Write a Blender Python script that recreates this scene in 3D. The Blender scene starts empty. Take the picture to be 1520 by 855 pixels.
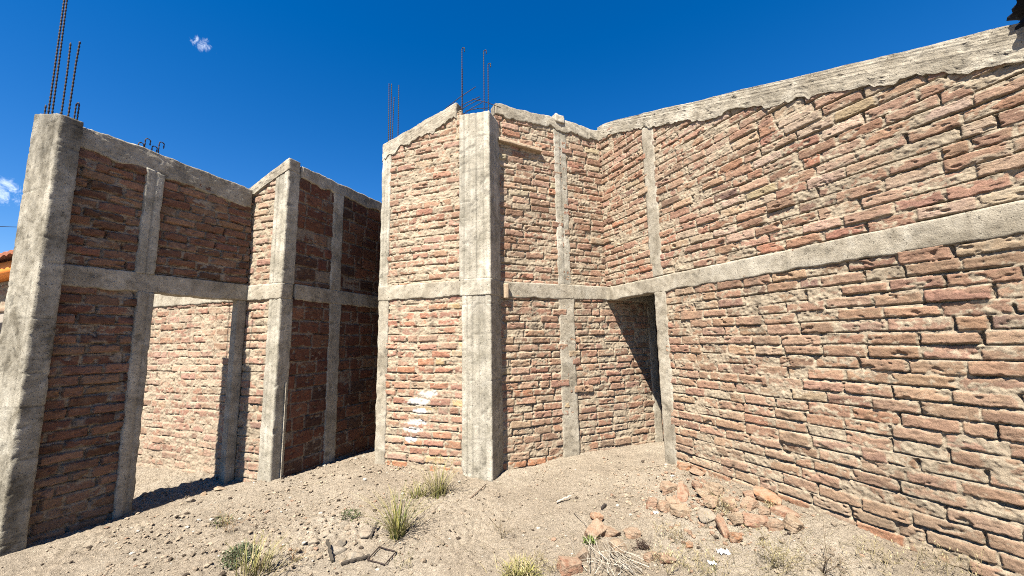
import bpy, math, random
import numpy as np
from mathutils import Vector, Matrix

random.seed(7)
scene = bpy.context.scene
COL = scene.collection
R = math.radians

# ------------------------------------------------------------------ noise
_rng = np.random.default_rng(11)
_perm = np.concatenate([_rng.permutation(256)] * 2)
_ang = _rng.uniform(0, 2 * np.pi, 256)
_gx, _gy = np.cos(_ang), np.sin(_ang)


def perlin2(x, y, seed=0):
    x = np.asarray(x, float); y = np.asarray(y, float)
    xi = np.floor(x).astype(np.int64); yi = np.floor(y).astype(np.int64)
    xf = x - xi; yf = y - yi
    u = xf * xf * xf * (xf * (xf * 6 - 15) + 10); v = yf * yf * yf * (yf * (yf * 6 - 15) + 10)
    def g(ix, iy, dx, dy):
        k = _perm[(_perm[(ix + seed * 37) & 255] + iy) & 255]
        return _gx[k] * dx + _gy[k] * dy
    a = g(xi, yi, xf, yf); b = g(xi + 1, yi, xf - 1, yf)
    c = g(xi, yi + 1, xf, yf - 1); d = g(xi + 1, yi + 1, xf - 1, yf - 1)
    return ((a + u * (b - a)) * (1 - v) + (c + u * (d - c)) * v) * 1.5


def fbm2(x, y, seed=0, octs=3):
    t = 0; a = 1.0; n = 0
    for o in range(octs):
        t = t + a * perlin2(x * 2 ** o + 13.7 * o, y * 2 ** o - 7.3 * o, seed + o); n += a; a *= .5
    return t / n * 1.25


def vol(P, f, seed=0, octs=3):
    """cheap 3-D noise of points (N,3): three crossed 2-D fields"""
    x, y, z = P[:, 0] * f, P[:, 1] * f, P[:, 2] * f
    return (fbm2(x + .31 * z, y + .57 * z, seed, octs) + fbm2(y + 5.1, z + .4 * x, seed + 3, octs)
            + fbm2(z - 2.2 + .3 * y, x, seed + 6, octs)) * .62


def sm(a, b, x):
    t = np.clip((x - a) / (b - a), 0, 1)
    return t * t * (3 - 2 * t)


# ------------------------------------------------------------------ objects
def mesh_np(name, V, quads, mat, parent=None, col=None, smooth=True, tris=None):
    V = np.asarray(V, np.float32)
    off = np.zeros(3, np.float32); q = parent
    while q is not None: off += np.array(q.location, np.float32); q = q.parent
    me = bpy.data.meshes.new(name)
    nq = len(quads); nt = 0 if tris is None else len(tris)
    me.vertices.add(len(V)); me.vertices.foreach_set('co', (V - off).ravel())
    me.loops.add(nq * 4 + nt * 3)
    loops = np.asarray(quads, np.int32).ravel() if nq else np.zeros(0, np.int32)
    if nt: loops = np.concatenate([loops, np.asarray(tris, np.int32).ravel()])
    me.loops.foreach_set('vertex_index', loops)
    me.polygons.add(nq + nt)
    st = np.concatenate([np.arange(nq) * 4, nq * 4 + np.arange(nt) * 3]).astype(np.int32)
    me.polygons.foreach_set('loop_start', st)
    me.polygons.foreach_set('use_smooth', np.full(nq + nt, smooth))
    me.update(calc_edges=True); me.validate()
    if col is not None:
        a = me.color_attributes.new('Col', 'FLOAT_COLOR', 'POINT')
        c = np.ones((len(V), 4), np.float32); c[:, :3] = col
        a.data.foreach_set('color', c.ravel())
    me.materials.append(mat)
    o = bpy.data.objects.new(name, me); COL.objects.link(o)
    if parent is not None: o.parent = parent
    return o


def tag(o, label=None, cat=None, group=None, kind=None):
    if label: o['label'] = label
    if cat: o['category'] = cat
    if group: o['group'] = group
    if kind: o['kind'] = kind
    return o


def thing(name, loc, label, cat, group=None):
    o = bpy.data.objects.new(name, None); COL.objects.link(o)
    o.location = loc; o.empty_display_size = .2
    o.matrix_world = Matrix.Translation(Vector(loc))
    return tag(o, label, cat, group, 'thing')


class Geo:
    """collects vertices, quads, tris and colours for one mesh"""
    def __init__(s): s.V = []; s.Q = []; s.T = []; s.C = []; s.n = 0
    def add(s, V, Q=None, T=None, c=(1, 1, 1)):
        V = np.asarray(V, float); s.V.append(V)
        if Q is not None and len(Q): s.Q.append(np.asarray(Q) + s.n)
        if T is not None and len(T): s.T.append(np.asarray(T) + s.n)
        c = np.asarray(c, float)
        s.C.append(np.broadcast_to(c, (len(V), 3)))
        s.n += len(V)
    def build(s, name, mat, parent=None, smooth=True):
        Q = np.concatenate(s.Q) if s.Q else np.zeros((0, 4), int)
        T = np.concatenate(s.T) if s.T else None
        return mesh_np(name, np.concatenate(s.V), Q, mat, parent, np.concatenate(s.C), smooth, T)


def h(a): return np.array([math.sin(R(a)), math.cos(R(a))])


class Frame:
    """vertical plane: s along u, d out along n, z up"""
    def __init__(f, p0, u, n): f.p0 = np.array(p0, float); f.u = u; f.n = n
    def W(f, s, d, z):
        s, d, z = np.broadcast_arrays(np.asarray(s, float), np.asarray(d, float), np.asarray(z, float))
        out = np.empty(s.shape + (3,))
        out[..., 0] = f.p0[0] + f.u[0] * s + f.n[0] * d
        out[..., 1] = f.p0[1] + f.u[1] * s + f.n[1] * d
        out[..., 2] = z
        return out
    def moved(f, d): return Frame(f.p0 + f.n * d, f.u, f.n)


# ------------------------------------------------------------------ materials
def new_mat(name):
    m = bpy.data.materials.new(name); m.use_nodes = True
    nt = m.node_tree; nt.nodes.clear()
    out = nt.nodes.new('ShaderNodeOutputMaterial'); b = nt.nodes.new('ShaderNodeBsdfPrincipled')
    nt.links.new(b.outputs[0], out.inputs[0])
    b.inputs['Roughness'].default_value = .93
    b.inputs['Specular IOR Level'].default_value = .15
    return m, nt, b


def node(nt, t, **k):
    n = nt.nodes.new(t)
    for a, v in k.items(): setattr(n, a, v)
    return n


def noise(nt, vec, scale, detail=4, rough=.6, dist=0.0):
    n = node(nt, 'ShaderNodeTexNoise'); n.inputs['Scale'].default_value = scale
    n.inputs['Detail'].default_value = detail; n.inputs['Roughness'].default_value = rough
    n.inputs['Distortion'].default_value = dist
    nt.links.new(vec, n.inputs['Vector']); return n.outputs['Fac']


def ramp(nt, fac, stops):
    r = node(nt, 'ShaderNodeValToRGB'); e = r.color_ramp.elements
    while len(e) < len(stops): e.new(.5)
    for i, (p, c) in enumerate(stops):
        e[i].position = p; e[i].color = (c[0], c[1], c[2], 1) if not isinstance(c, (int, float)) else (c, c, c, 1)
    nt.links.new(fac, r.inputs[0]); return r.outputs[0]


def mixc(nt, a, b, fac, mode='MIX'):
    m = node(nt, 'ShaderNodeMix', data_type='RGBA', blend_type=mode)
    for sock, v in ((m.inputs[0], fac), (m.inputs[6], a), (m.inputs[7], b)):
        if isinstance(v, bpy.types.NodeSocket): nt.links.new(v, sock)
        elif isinstance(v, (int, float)): sock.default_value = v
        else: sock.default_value = (v[0], v[1], v[2], 1)
    return m.outputs[2]


def bump(nt, b, hts):
    prev = None
    for ht, strength, dist in hts:
        n = node(nt, 'ShaderNodeBump'); n.inputs['Strength'].default_value = strength
        n.inputs['Distance'].default_value = dist
        nt.links.new(ht, n.inputs['Height'])
        if prev is not None: nt.links.new(prev, n.inputs['Normal'])
        prev = n.outputs[0]
    nt.links.new(prev, b.inputs['Normal'])


def attr_mat(name, amp=.35, scale=60, bscale=140, bdist=.004, rough=.93, fine=.25):
    """material tinted by the vertex colour 'Col' with grain, specks and fine relief"""
    m, nt, b = new_mat(name)
    g = node(nt, 'ShaderNodeNewGeometry').outputs['Position']
    a = node(nt, 'ShaderNodeAttribute', attribute_name='Col').outputs['Color']
    n1 = noise(nt, g, scale, 5, .7)
    n2 = noise(nt, g, scale * 6, 3, .7)
    mp = node(nt, 'ShaderNodeMapping'); mp.inputs['Scale'].default_value = (1, 1, 1.8); nt.links.new(g, mp.inputs['Vector'])
    n1 = noise(nt, mp.outputs[0], scale, 6, .75, .5)
    k1 = ramp(nt, n1, [(.28, 1 - amp), (.5, 1.0), (.74, 1 + amp * .75)])
    k2 = ramp(nt, n2, [(.25, 1 - fine), (.75, 1 + fine)])
    c = mixc(nt, mixc(nt, a, k1, 1.0, 'MULTIPLY'), k2, 1.0, 'MULTIPLY')
    c = mixc(nt, c, (.53, .53, .53), 1.0, 'MULTIPLY')
    nt.links.new(c, b.inputs['Base Color']); b.inputs['Roughness'].default_value = rough
    bump(nt, b, [(noise(nt, g, bscale, 5, .7), .8, bdist), (noise(nt, g, bscale * 4, 2, .6), .5, bdist * .4)])
    return m


M_MASON = attr_mat('masonry', .36, 40, 150, .006)
M_STONE = attr_mat('rubble', .34, 45, 110, .009)
M_PLANT = attr_mat('plant', .2, 30, 200, .0005, .7, .1)
M_SMALL = attr_mat('odds', .2, 60, 200, .001, .8, .15)


def concrete_mat(name, base, dark, light, board=0.0):
    m, nt, b = new_mat(name)
    g = node(nt, 'ShaderNodeNewGeometry').outputs['Position']
    big = noise(nt, g, 4.2, 6, .68, .5)
    mid = noise(nt, g, 17, 5, .7)
    fine = noise(nt, g, 150, 3, .7)
    mp = node(nt, 'ShaderNodeMapping'); mp.inputs['Scale'].default_value = (1, 1, .07)
    nt.links.new(g, mp.inputs['Vector'])
    streak = noise(nt, mp.outputs[0], 26, 4, .7)
    c = ramp(nt, big, [(.36, dark), (.5, base), (.64, light)])
    c = mixc(nt, c, ramp(nt, mid, [(.25, .66), (.5, 1.0), (.8, 1.22)]), 1.0, 'MULTIPLY')
    c = mixc(nt, c, ramp(nt, streak, [(.3, .72), (.55, 1.0), (.8, 1.14)]), .35 + board, 'MULTIPLY')
    c = mixc(nt, c, ramp(nt, fine, [(.2, .7), (.5, 1.0), (.8, 1.2)]), .8, 'MULTIPLY')
    pits = ramp(nt, noise(nt, g, 75, 2, .5), [(.27, 0.0), (.34, 1.0)])
    c = mixc(nt, c, pits, .45, 'MULTIPLY')
    tone = node(nt, 'ShaderNodeAttribute', attribute_name='Col').outputs['Color']
    c = mixc(nt, c, tone, 1.0, 'MULTIPLY')
    nt.links.new(c, b.inputs['Base Color'])
    bump(nt, b, [(streak, .5, .0025 if board else .0015), (noise(nt, g, 40, 6, .75), .9, .006), (fine, .8, .005), (pits, .8, .004)])
    return m


M_CONC = concrete_mat('concrete', (.25, .222, .175), (.175, .152, .116), (.315, .287, .235))
M_COLUMN = concrete_mat('board_marked_concrete', (.275, .252, .205), (.20, .182, .143), (.345, .32, .268), .4)
M_PILLAR = concrete_mat('old_pillar_concrete', (.215, .195, .155), (.105, .092, .068), (.30, .277, .228), .15)


def flat_mat(name, c, rough=.8, metal=0.0, scale=80):
    m, nt, b = new_mat(name)
    g = node(nt, 'ShaderNodeNewGeometry').outputs['Position']
    k = ramp(nt, noise(nt, g, scale, 4, .7), [(.25, .6), (.75, 1.35)])
    nt.links.new(mixc(nt, c, k, 1.0, 'MULTIPLY'), b.inputs['Base Color'])
    b.inputs['Roughness'].default_value = rough; b.inputs['Metallic'].default_value = metal
    return m


M_STEEL = flat_mat('rusty_dark_steel', (.035, .025, .022), .65, .3)
M_WOOD = flat_mat('weathered_wood', (.30, .23, .16), .9, 0, 60)
M_BLACK = flat_mat('plain_black', (.006, .006, .007), .75)  # plain black for the unidentified shape in the upper right corner
M_PAPER = flat_mat('white_paper', (.78, .78, .76), .8, 0, 40)


def ground_mat():
    m, nt, b = new_mat('dry_earth')
    g = node(nt, 'ShaderNodeNewGeometry').outputs['Position']
    big = noise(nt, g, 1.1, 5, .6, .3); mid = noise(nt, g, 7, 6, .7, .3); fine = noise(nt, g, 60, 5, .75); grit = noise(nt, g, 240, 2, .6)
    c = ramp(nt, big, [(.33, (.275, .224, .168)), (.52, (.325, .272, .208)), (.7, (.385, .33, .26))])
    c = mixc(nt, c, ramp(nt, mid, [(.28, .80), (.5, 1.0), (.75, 1.14)]), 1.0, 'MULTIPLY')
    c = mixc(nt, c, ramp(nt, fine, [(.25, .68), (.5, 1.0), (.78, 1.25)]), 1.0, 'MULTIPLY')
    c = mixc(nt, c, ramp(nt, grit, [(.25, .75), (.5, 1.0), (.75, 1.2)]), .8, 'MULTIPLY')
    vo = node(nt, 'ShaderNodeTexVoronoi'); vo.inputs['Scale'].default_value = 55; nt.links.new(g, vo.inputs['Vector'])
    specks = ramp(nt, noise(nt, g, 34, 4, .65), [(.29, .3), (.36, 1.0)])
    c = mixc(nt, c, specks, 1.0, 'MULTIPLY')
    nt.links.new(c, b.inputs['Base Color'])
    bump(nt, b, [(fine, 1.0, .022), (vo.outputs['Distance'], .6, .010), (grit, .8, .006)])
    return m


M_GROUND = ground_mat()

# ------------------------------------------------------------------ camera maths (used once, to stand things on the ground)
CAM_H = 1.55; FPX = 578.; PCX, PCY = 760., 430.
_p, _r = R(7.53), R(-.97)
_x = np.array([1., 0, 0]); _zf = np.array([0, math.cos(_p), math.sin(_p)]); _yu = np.array([0, -math.sin(_p), math.cos(_p)])
c_r = _x * math.cos(_r) + _yu * math.sin(_r); c_u = -_x * math.sin(_r) + _yu * math.cos(_r)


def ray(px, py): return _zf + c_r * (px - PCX) / FPX - c_u * (py - PCY) / FPX


# ------------------------------------------------------------------ ground
CTRL = np.array([(-3.58, 2.9, .12), (-3, 4.3, .13), (-2.5, 4.15, .17), (-2.3, 4.75, .13), (-2.1, 4.6, .19), (-1.95, 5.6, .12), (-1.55, 4.55, .2), (-1.3, 5.6, .14),
    (-.5, 4.22, .165), (-.2, 4.08, .155), (0, 4.38, .165), (.74, 4.75, .215), (1.2, 4.95, .22), (1.84, 5.25, .21), (1.56, 4.25, .25), (1.63, 4.1, .29),
    (1.9, 3.4, .33), (2.15, 2.85, .31), (2.38, 2.35, .27), (2.6, 1.9, .25), (0, 2, .06), (0, 3, .09), (-1.5, 2.5, .07), (-2, 3.5, .11), (-.9, 3.6, .12), (1, 3, .13), (.9, 3.8, .16), (1, 2, .1),
    (1.6, 2, .16), (-3, 1.5, .05), (0, 0, .02), (3, 0, .15), (-5, 4, .13), (-5, 1, .05), (5, 6, .2), (0, 9, .15), (-8, 8, .1), (8, 0, .12), (0, -8, .08), (-8, -4, .08)])


def G0(x, y):
    x = np.asarray(x, float); y = np.asarray(y, float)
    num = 0; den = 0
    for cx, cy, cz in CTRL:
        w = 1 / (((x - cx) ** 2 + (y - cy) ** 2) + .02) ** 1.6
        num = num + w * cz; den = den + w
    far = sm(10, 20, np.hypot(x, y))
    return num / den * (1 - far) + .1 * far


def G(x, y):
    x = np.asarray(x, float); y = np.asarray(y, float)
    near = 1 - sm(7, 14, np.hypot(x, y - 3))
    clod = sm(.0, .55, fbm2(x * .7 + 3, y * .7, 5, 2) + .55 * np.exp(-(((x + 1.7) / 1.1) ** 2 + ((y - 3.1) / .9) ** 2)) - .45 * np.exp(-(((x - .35) / .9) ** 2 + ((y - 3.9) / .55) ** 2)))
    a = .022 * fbm2(x * 2.1, y * 2.1, 9, 3)
    b1 = fbm2(x * 9, y * 9, 21, 3); b2 = fbm2(x * 26, y * 26, 27, 3); b3 = fbm2(x * 60, y * 60, 31, 2)
    bil = np.abs(perlin2(x * 12, y * 12, 51)) * .030 + np.abs(perlin2(x * 27, y * 27, 52)) * .016 + np.abs(perlin2(x * 55, y * 55, 53)) * .006
    lump = .8 * bil + .6 * np.maximum(b1, 0) ** 1.5 * .042 + .6 * np.maximum(b2, -.1) * .020
    return G0(x, y) + near * (a + (.22 + 1.15 * clod) * lump + .006 * b3 + .006 * b2)


def on_ground(px, py):
    d = ray(px, py); t = np.linspace(1.2, 7, 1200)
    X = d[0] * t; Y = d[1] * t; Z = CAM_H + d[2] * t
    i = int(np.argmax(Z < G(X, Y)))
    return np.array([X[i], Y[i], G(X[i], Y[i])])


def knots(lo, hi, step, far, n=26):
    a = np.arange(lo, hi + step / 2, step)
    g = step * 1.35 ** np.arange(1, n + 12); g = np.cumsum(g); g = g[g < far]
    return np.concatenate([(lo - g)[::-1], a, hi + g])


gx = knots(-4.1, 2.75, .0125, 300); gy = knots(2.3, 5.4, .0125, 300)
GX, GY = np.meshgrid(gx, gy)
GV = np.stack([GX, GY, G(GX, GY)], -1).reshape(-1, 3)
ny_, nx_ = GX.shape
I = np.arange(nx_ * ny_).reshape(ny_, nx_)
GQ = np.stack([I[:-1, :-1], I[:-1, 1:], I[1:, 1:], I[1:, :-1]], -1).reshape(-1, 4)
ground = mesh_np('ground', GV, GQ, M_GROUND)
tag(ground, 'dry bare sandy earth with clods and dust', None, None, 'structure')

# ------------------------------------------------------------------ masonry
PAL_SUN = [((.40, .225, .148), 5), ((.435, .265, .178), 4), ((.37, .205, .135), 4), ((.455, .305, .20), 1.4), ((.40, .20, .125), 1.6), ((.48, .36, .215), .4), ((.25, .155, .11), .6), ((.45, .20, .115), .3)]
PAL_TAN = [((.405, .245, .158), 6), ((.43, .275, .18), 4), ((.38, .22, .142), 4), ((.395, .235, .15), 3), ((.34, .205, .135), 2), ((.45, .31, .205), .8), ((.42, .215, .135), .4), ((.26, .17, .125), .25)]
PAL_PINK = [((.42, .24, .165), 5), ((.455, .28, .195), 4), ((.40, .215, .148), 3), ((.48, .32, .225), 1)]
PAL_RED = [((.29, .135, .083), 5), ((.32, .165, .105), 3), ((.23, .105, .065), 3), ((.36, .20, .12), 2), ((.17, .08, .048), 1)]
MORT = (.475, .39, .285)


def masonry(s, z, seed, course=.084, blen=.25, joint=.022, hh=.029, pal=PAL_SUN, mort=-.008, rel=.006, mort_rough=1.0, mcol=MORT, film=.0, zoff=0.0, base_row=None, paint=None, smear=.008, rot=1.0, slits=.12, dirt=1.0):
    """relief d and colour of hand laid brickwork at wall coordinates s, z (flat arrays)"""
    rng = np.random.default_rng(seed)
    zz = z - zoff + .009 * fbm2(s * .7 + 3, z * .5, seed + 1, 2) + .0015 * fbm2(s * 7, z * 7, seed + 2, 2)
    row = np.floor(zz / course).astype(int)
    fz = zz - (row + .5) * course
    N = len(s); X = np.zeros(N); HX = np.ones(N); DEP = np.zeros(N); TS = np.zeros(N); TZ = np.zeros(N); HH = np.zeros(N); SK = np.zeros(N); DZ = np.zeros(N)
    BC = np.zeros((N, 3)); VAR = np.zeros(N); BID = np.zeros(N)
    pc = np.array([p[0] for p in pal]); pw = np.array([p[1] for p in pal]); pw = pw / pw.sum()
    smin, smax = s.min() - .6, s.max() + .6
    for r in range(row.min(), row.max() + 1):
        ix = np.nonzero(row == r)[0]
        ls = blen * (1 + .07 * rng.standard_normal(int((smax - smin) / blen * 2) + 8))
        ls[rng.random(len(ls)) < .09] *= .55
        ls = np.clip(ls, blen * .4, blen * 1.2)
        jn = smin - blen + (r % 2) * blen / 2 + rng.uniform(-.05, .05) + np.concatenate([[0], np.cumsum(ls)])
        nb = len(jn) - 1
        off = rng.normal(0, rel, nb); off[rng.random(nb) < .06] -= .012
        ts = rng.normal(0, .035, nb) * rot; tz = rng.normal(0, .09, nb) * rot; hb = hh * (1 + rng.normal(0, .09, nb)); sk = rng.normal(0, .018, nb) * rot; dz = rng.normal(0, .0025, nb)
        ci = rng.choice(len(pal), nb, p=pw); cc = pc[ci] * (1 + rng.normal(0, .085, (nb, 1))) * (1 + rng.normal(0, .03, (nb, 3)))
        cc = (cc * .82 + cc.mean(1, keepdims=True) * np.array((1.13, 1.0, .85)) * .18) * 1.05
        if base_row is not None and r == base_row[0]:
            m_ = rng.random(nb) < base_row[2]; cc[m_] = np.array(base_row[1]) * (1 + rng.normal(0, .12, (m_.sum(), 1)))
        jw = joint * (.6 + .9 * rng.random(nb))
        if len(ix) == 0: continue
        k = np.clip(np.searchsorted(jn, s[ix]) - 1, 0, nb - 1)
        X[ix] = s[ix] - (jn[k] + jn[k + 1]) / 2; HX[ix] = (jn[k + 1] - jn[k]) / 2 - jw[k] / 2
        DEP[ix] = off[k]; TS[ix] = ts[k]; TZ[ix] = tz[k]; HH[ix] = hb[k]; SK[ix] = sk[k]; DZ[ix] = dz[k]; BC[ix] = cc[k]; BID[ix] = k + r * 31
        VAR[ix] = rng.random(nb)[k]
    Y = fz - SK * X - DZ
    bx = X + .0052 * fbm2(s * 21 + BID * 3.1, z * 21, seed + 5, 3)
    by = Y + .0068 * fbm2(s * 12 + BID * 1.7, z * 12, seed + 6, 4)
    rc = .009
    qx = np.abs(bx) - HX + rc; qy = np.abs(by) - HH + rc
    e = -(np.hypot(np.maximum(qx, 0), np.maximum(qy, 0)) + np.minimum(np.maximum(qx, qy), 0) - rc)
    e = e + .0030 * fbm2(s * 70, z * 70, seed + 7, 2)
    big = fbm2(s * 9 + BID * 5.3, z * 16, seed + 8, 3)
    face = DEP + TS * X + TZ * Y + .0032 * fbm2(s * 22 + BID * 2.3, z * 27, seed + 9, 4) + .0018 * perlin2(s * 110, z * 110, seed + 10)
    face = face - np.clip(big - .30, 0, .5) * .06 - .0028 * sm(.15, .24, fbm2(s * 10 + BID * 9.1, z * 24, seed + 11, 3))
    face = face - .0045 * (1 - sm(0, .011, e))
    prof = sm(-.0015, .0035, e)
    db = -.045 + (face + .045) * prof
    lowm = fbm2(s * 3.1, z * 3.1, seed + 12, 3); m5 = fbm2(s * 9, z * 14, seed + 13, 3); m30 = fbm2(s * 38, z * 38, seed + 14, 3)
    dm = mort + smear * lowm + mort_rough * (.013 * m5 + .0065 * m30)
    # open slit under many bricks where the bed was never filled
    slit = np.exp(-((Y + HH + .0035) / .0034) ** 2) * sm(-.25, .25, fbm2(s * 5.2, row * 1.7, seed + 16, 3) + slits)
    slit = np.maximum(slit, np.exp(-((np.abs(X) - HX - .003) / .0045) ** 2) * sm(.0, .3, fbm2(s * 6.2 + 9, row * 2.7, seed + 23, 2) + slits - .3) * (np.abs(Y) < HH))
    hole = sm(.35, .6, fbm2(s * 11, z * 11, seed + 17, 2)) * sm(.0, -.006, e)
    dm = dm - .030 * slit - .03 * hole
    d = np.maximum(db, dm)
    isb = sm(-.0015, .003, db - dm)
    fm = sm(.18 - film, .5 - film, fbm2(s * 6, z * 9, seed + 18, 3) + .35 * (1 - sm(0, .02, e)))
    isb = isb * (1 - .75 * fm)
    bcol = BC * (1 + .20 * fbm2(s * 17 + BID, z * 30, seed + 19, 3))[:, None]
    dust = sm(.0, .6, fbm2(s * 13 + BID * .7, z * 22, seed + 20, 3) + .35 * Y / HH)
    bcol = bcol * (1 - .28 * dust[:, None]) + np.array(mcol) * (1.0, .88, .76) * .28 * dust[:, None]
    soot = sm(.35, .7, fbm2(s * 7 + BID * 4.1, z * 14, seed + 22, 3))
    bcol = bcol * (1 - .45 * soot)[:, None]
    mc = np.array(mcol) * (1 + .16 * m30 + .12 * m5)[:, None]
    col = mc * (1 - isb[:, None]) + bcol * isb[:, None]
    foot = (1 - sm(.12, .85, z + .28 * fbm2(s * 2.3, z * 3, seed + 40, 3))) * .34 * dirt
    col = col * (1 - foot[:, None]) + np.array((.45, .355, .255)) * foot[:, None]
    zt_ = z.max(); run = sm(.10, .55, fbm2(s * 9, z * .5, seed + 41, 3)) * sm(zt_ - 1.1, zt_ - .05, z + .3 * fbm2(s * 3, z * .3, seed + 42, 2)) * .42 * dirt
    col = col * (1 - run)[:, None] + np.array((.16, .13, .10)) * run[:, None]
    patch = sm(.22, .5, fbm2(s * .8 + 4, z * .9, seed + 43, 3)); pale = sm(.2, .5, fbm2(s * .7 - 3, z * .8, seed + 44, 3))
    col = col * (1 - .13 * patch + .09 * pale)[:, None]
    if paint is not None:
        pm = np.zeros(N)
        for (ps, pz, rs, rz) in paint:
            pm = np.maximum(pm, sm(1.25, .70, np.hypot((s - ps) / rs, (z - pz) / rz) + .55 * fbm2(s * 18, z * 18, seed + 30, 3)))
        pm = np.clip(pm * (.62 + .45 * isb), 0, 1)
        col = col * (1 - pm[:, None]) + np.array((.80, .79, .76)) * pm[:, None]
    return d, np.clip(col, .015, .85)


def hexa(fr, s0, s1, d0, d1, z0, zt):
    f = zt if callable(zt) else (lambda s: zt)
    P = fr.W(np.array([s0, s1, s1, s0] * 2), np.array([d0, d0, d1, d1] * 2), np.array([z0] * 4 + [f(s0), f(s1), f(s1), f(s0)]))
    Q = [(0, 3, 2, 1), (4, 5, 6, 7), (0, 1, 5, 4), (1, 2, 6, 5), (2, 3, 7, 6), (3, 0, 4, 7)]
    # split so that the prism shades flat
    V = np.concatenate([P[list(q)] for q in Q]); return V, np.arange(24).reshape(6, 4)


def brick_panel(fr, s0, s1, z0, zt, res, T=.13, parent=None, name='brick_panel', both=False, **kw):
    f = zt if callable(zt) else (lambda s: zt + 0 * np.asarray(s))
    ns = max(3, int((s1 - s0) / res)); nz = max(3, int((float(np.max(f(np.array([s0, s1])))) - z0) / res))
    S = np.linspace(s0, s1, ns + 1); t = np.linspace(0, 1, nz + 1)
    SS, TT = np.meshgrid(S, t); ZZ = z0 + TT * (f(SS) - z0)
    g = Geo()
    d, c = masonry(SS.ravel(), ZZ.ravel(), **kw)
    D = d.reshape(SS.shape); Cc = c.reshape(SS.shape + (3,))
    SS = np.pad(SS, 1, 'edge'); ZZ = np.pad(ZZ, 1, 'edge'); D = np.pad(D, 1, constant_values=-.05); Cc = np.pad(Cc, ((1, 1), (1, 1), (0, 0)), 'edge')
    V = fr.W(SS, D, ZZ).reshape(-1, 3)
    I = np.arange(V.shape[0]).reshape(SS.shape)
    a = np.stack([I[:-1, :-1], I[:-1, 1:], I[1:, 1:], I[1:, :-1]], -1).reshape(-1, 4)
    # orient towards n
    v = V[a[len(a) // 2]]; nn = np.cross(v[1] - v[0], v[3] - v[0])
    if nn[0] * fr.n[0] + nn[1] * fr.n[1] < 0: a = a[:, ::-1]
    g.add(V, a, c=Cc.reshape(-1, 3))
    v2, q2 = hexa(fr, s0 + .002, s1 - .002, -T, -.047, z0, (lambda s: float(f(np.array(s))) - .002))
    g.add(v2, q2, c=(.36, .22, .15))
    return g.build(name, M_MASON, parent)


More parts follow.
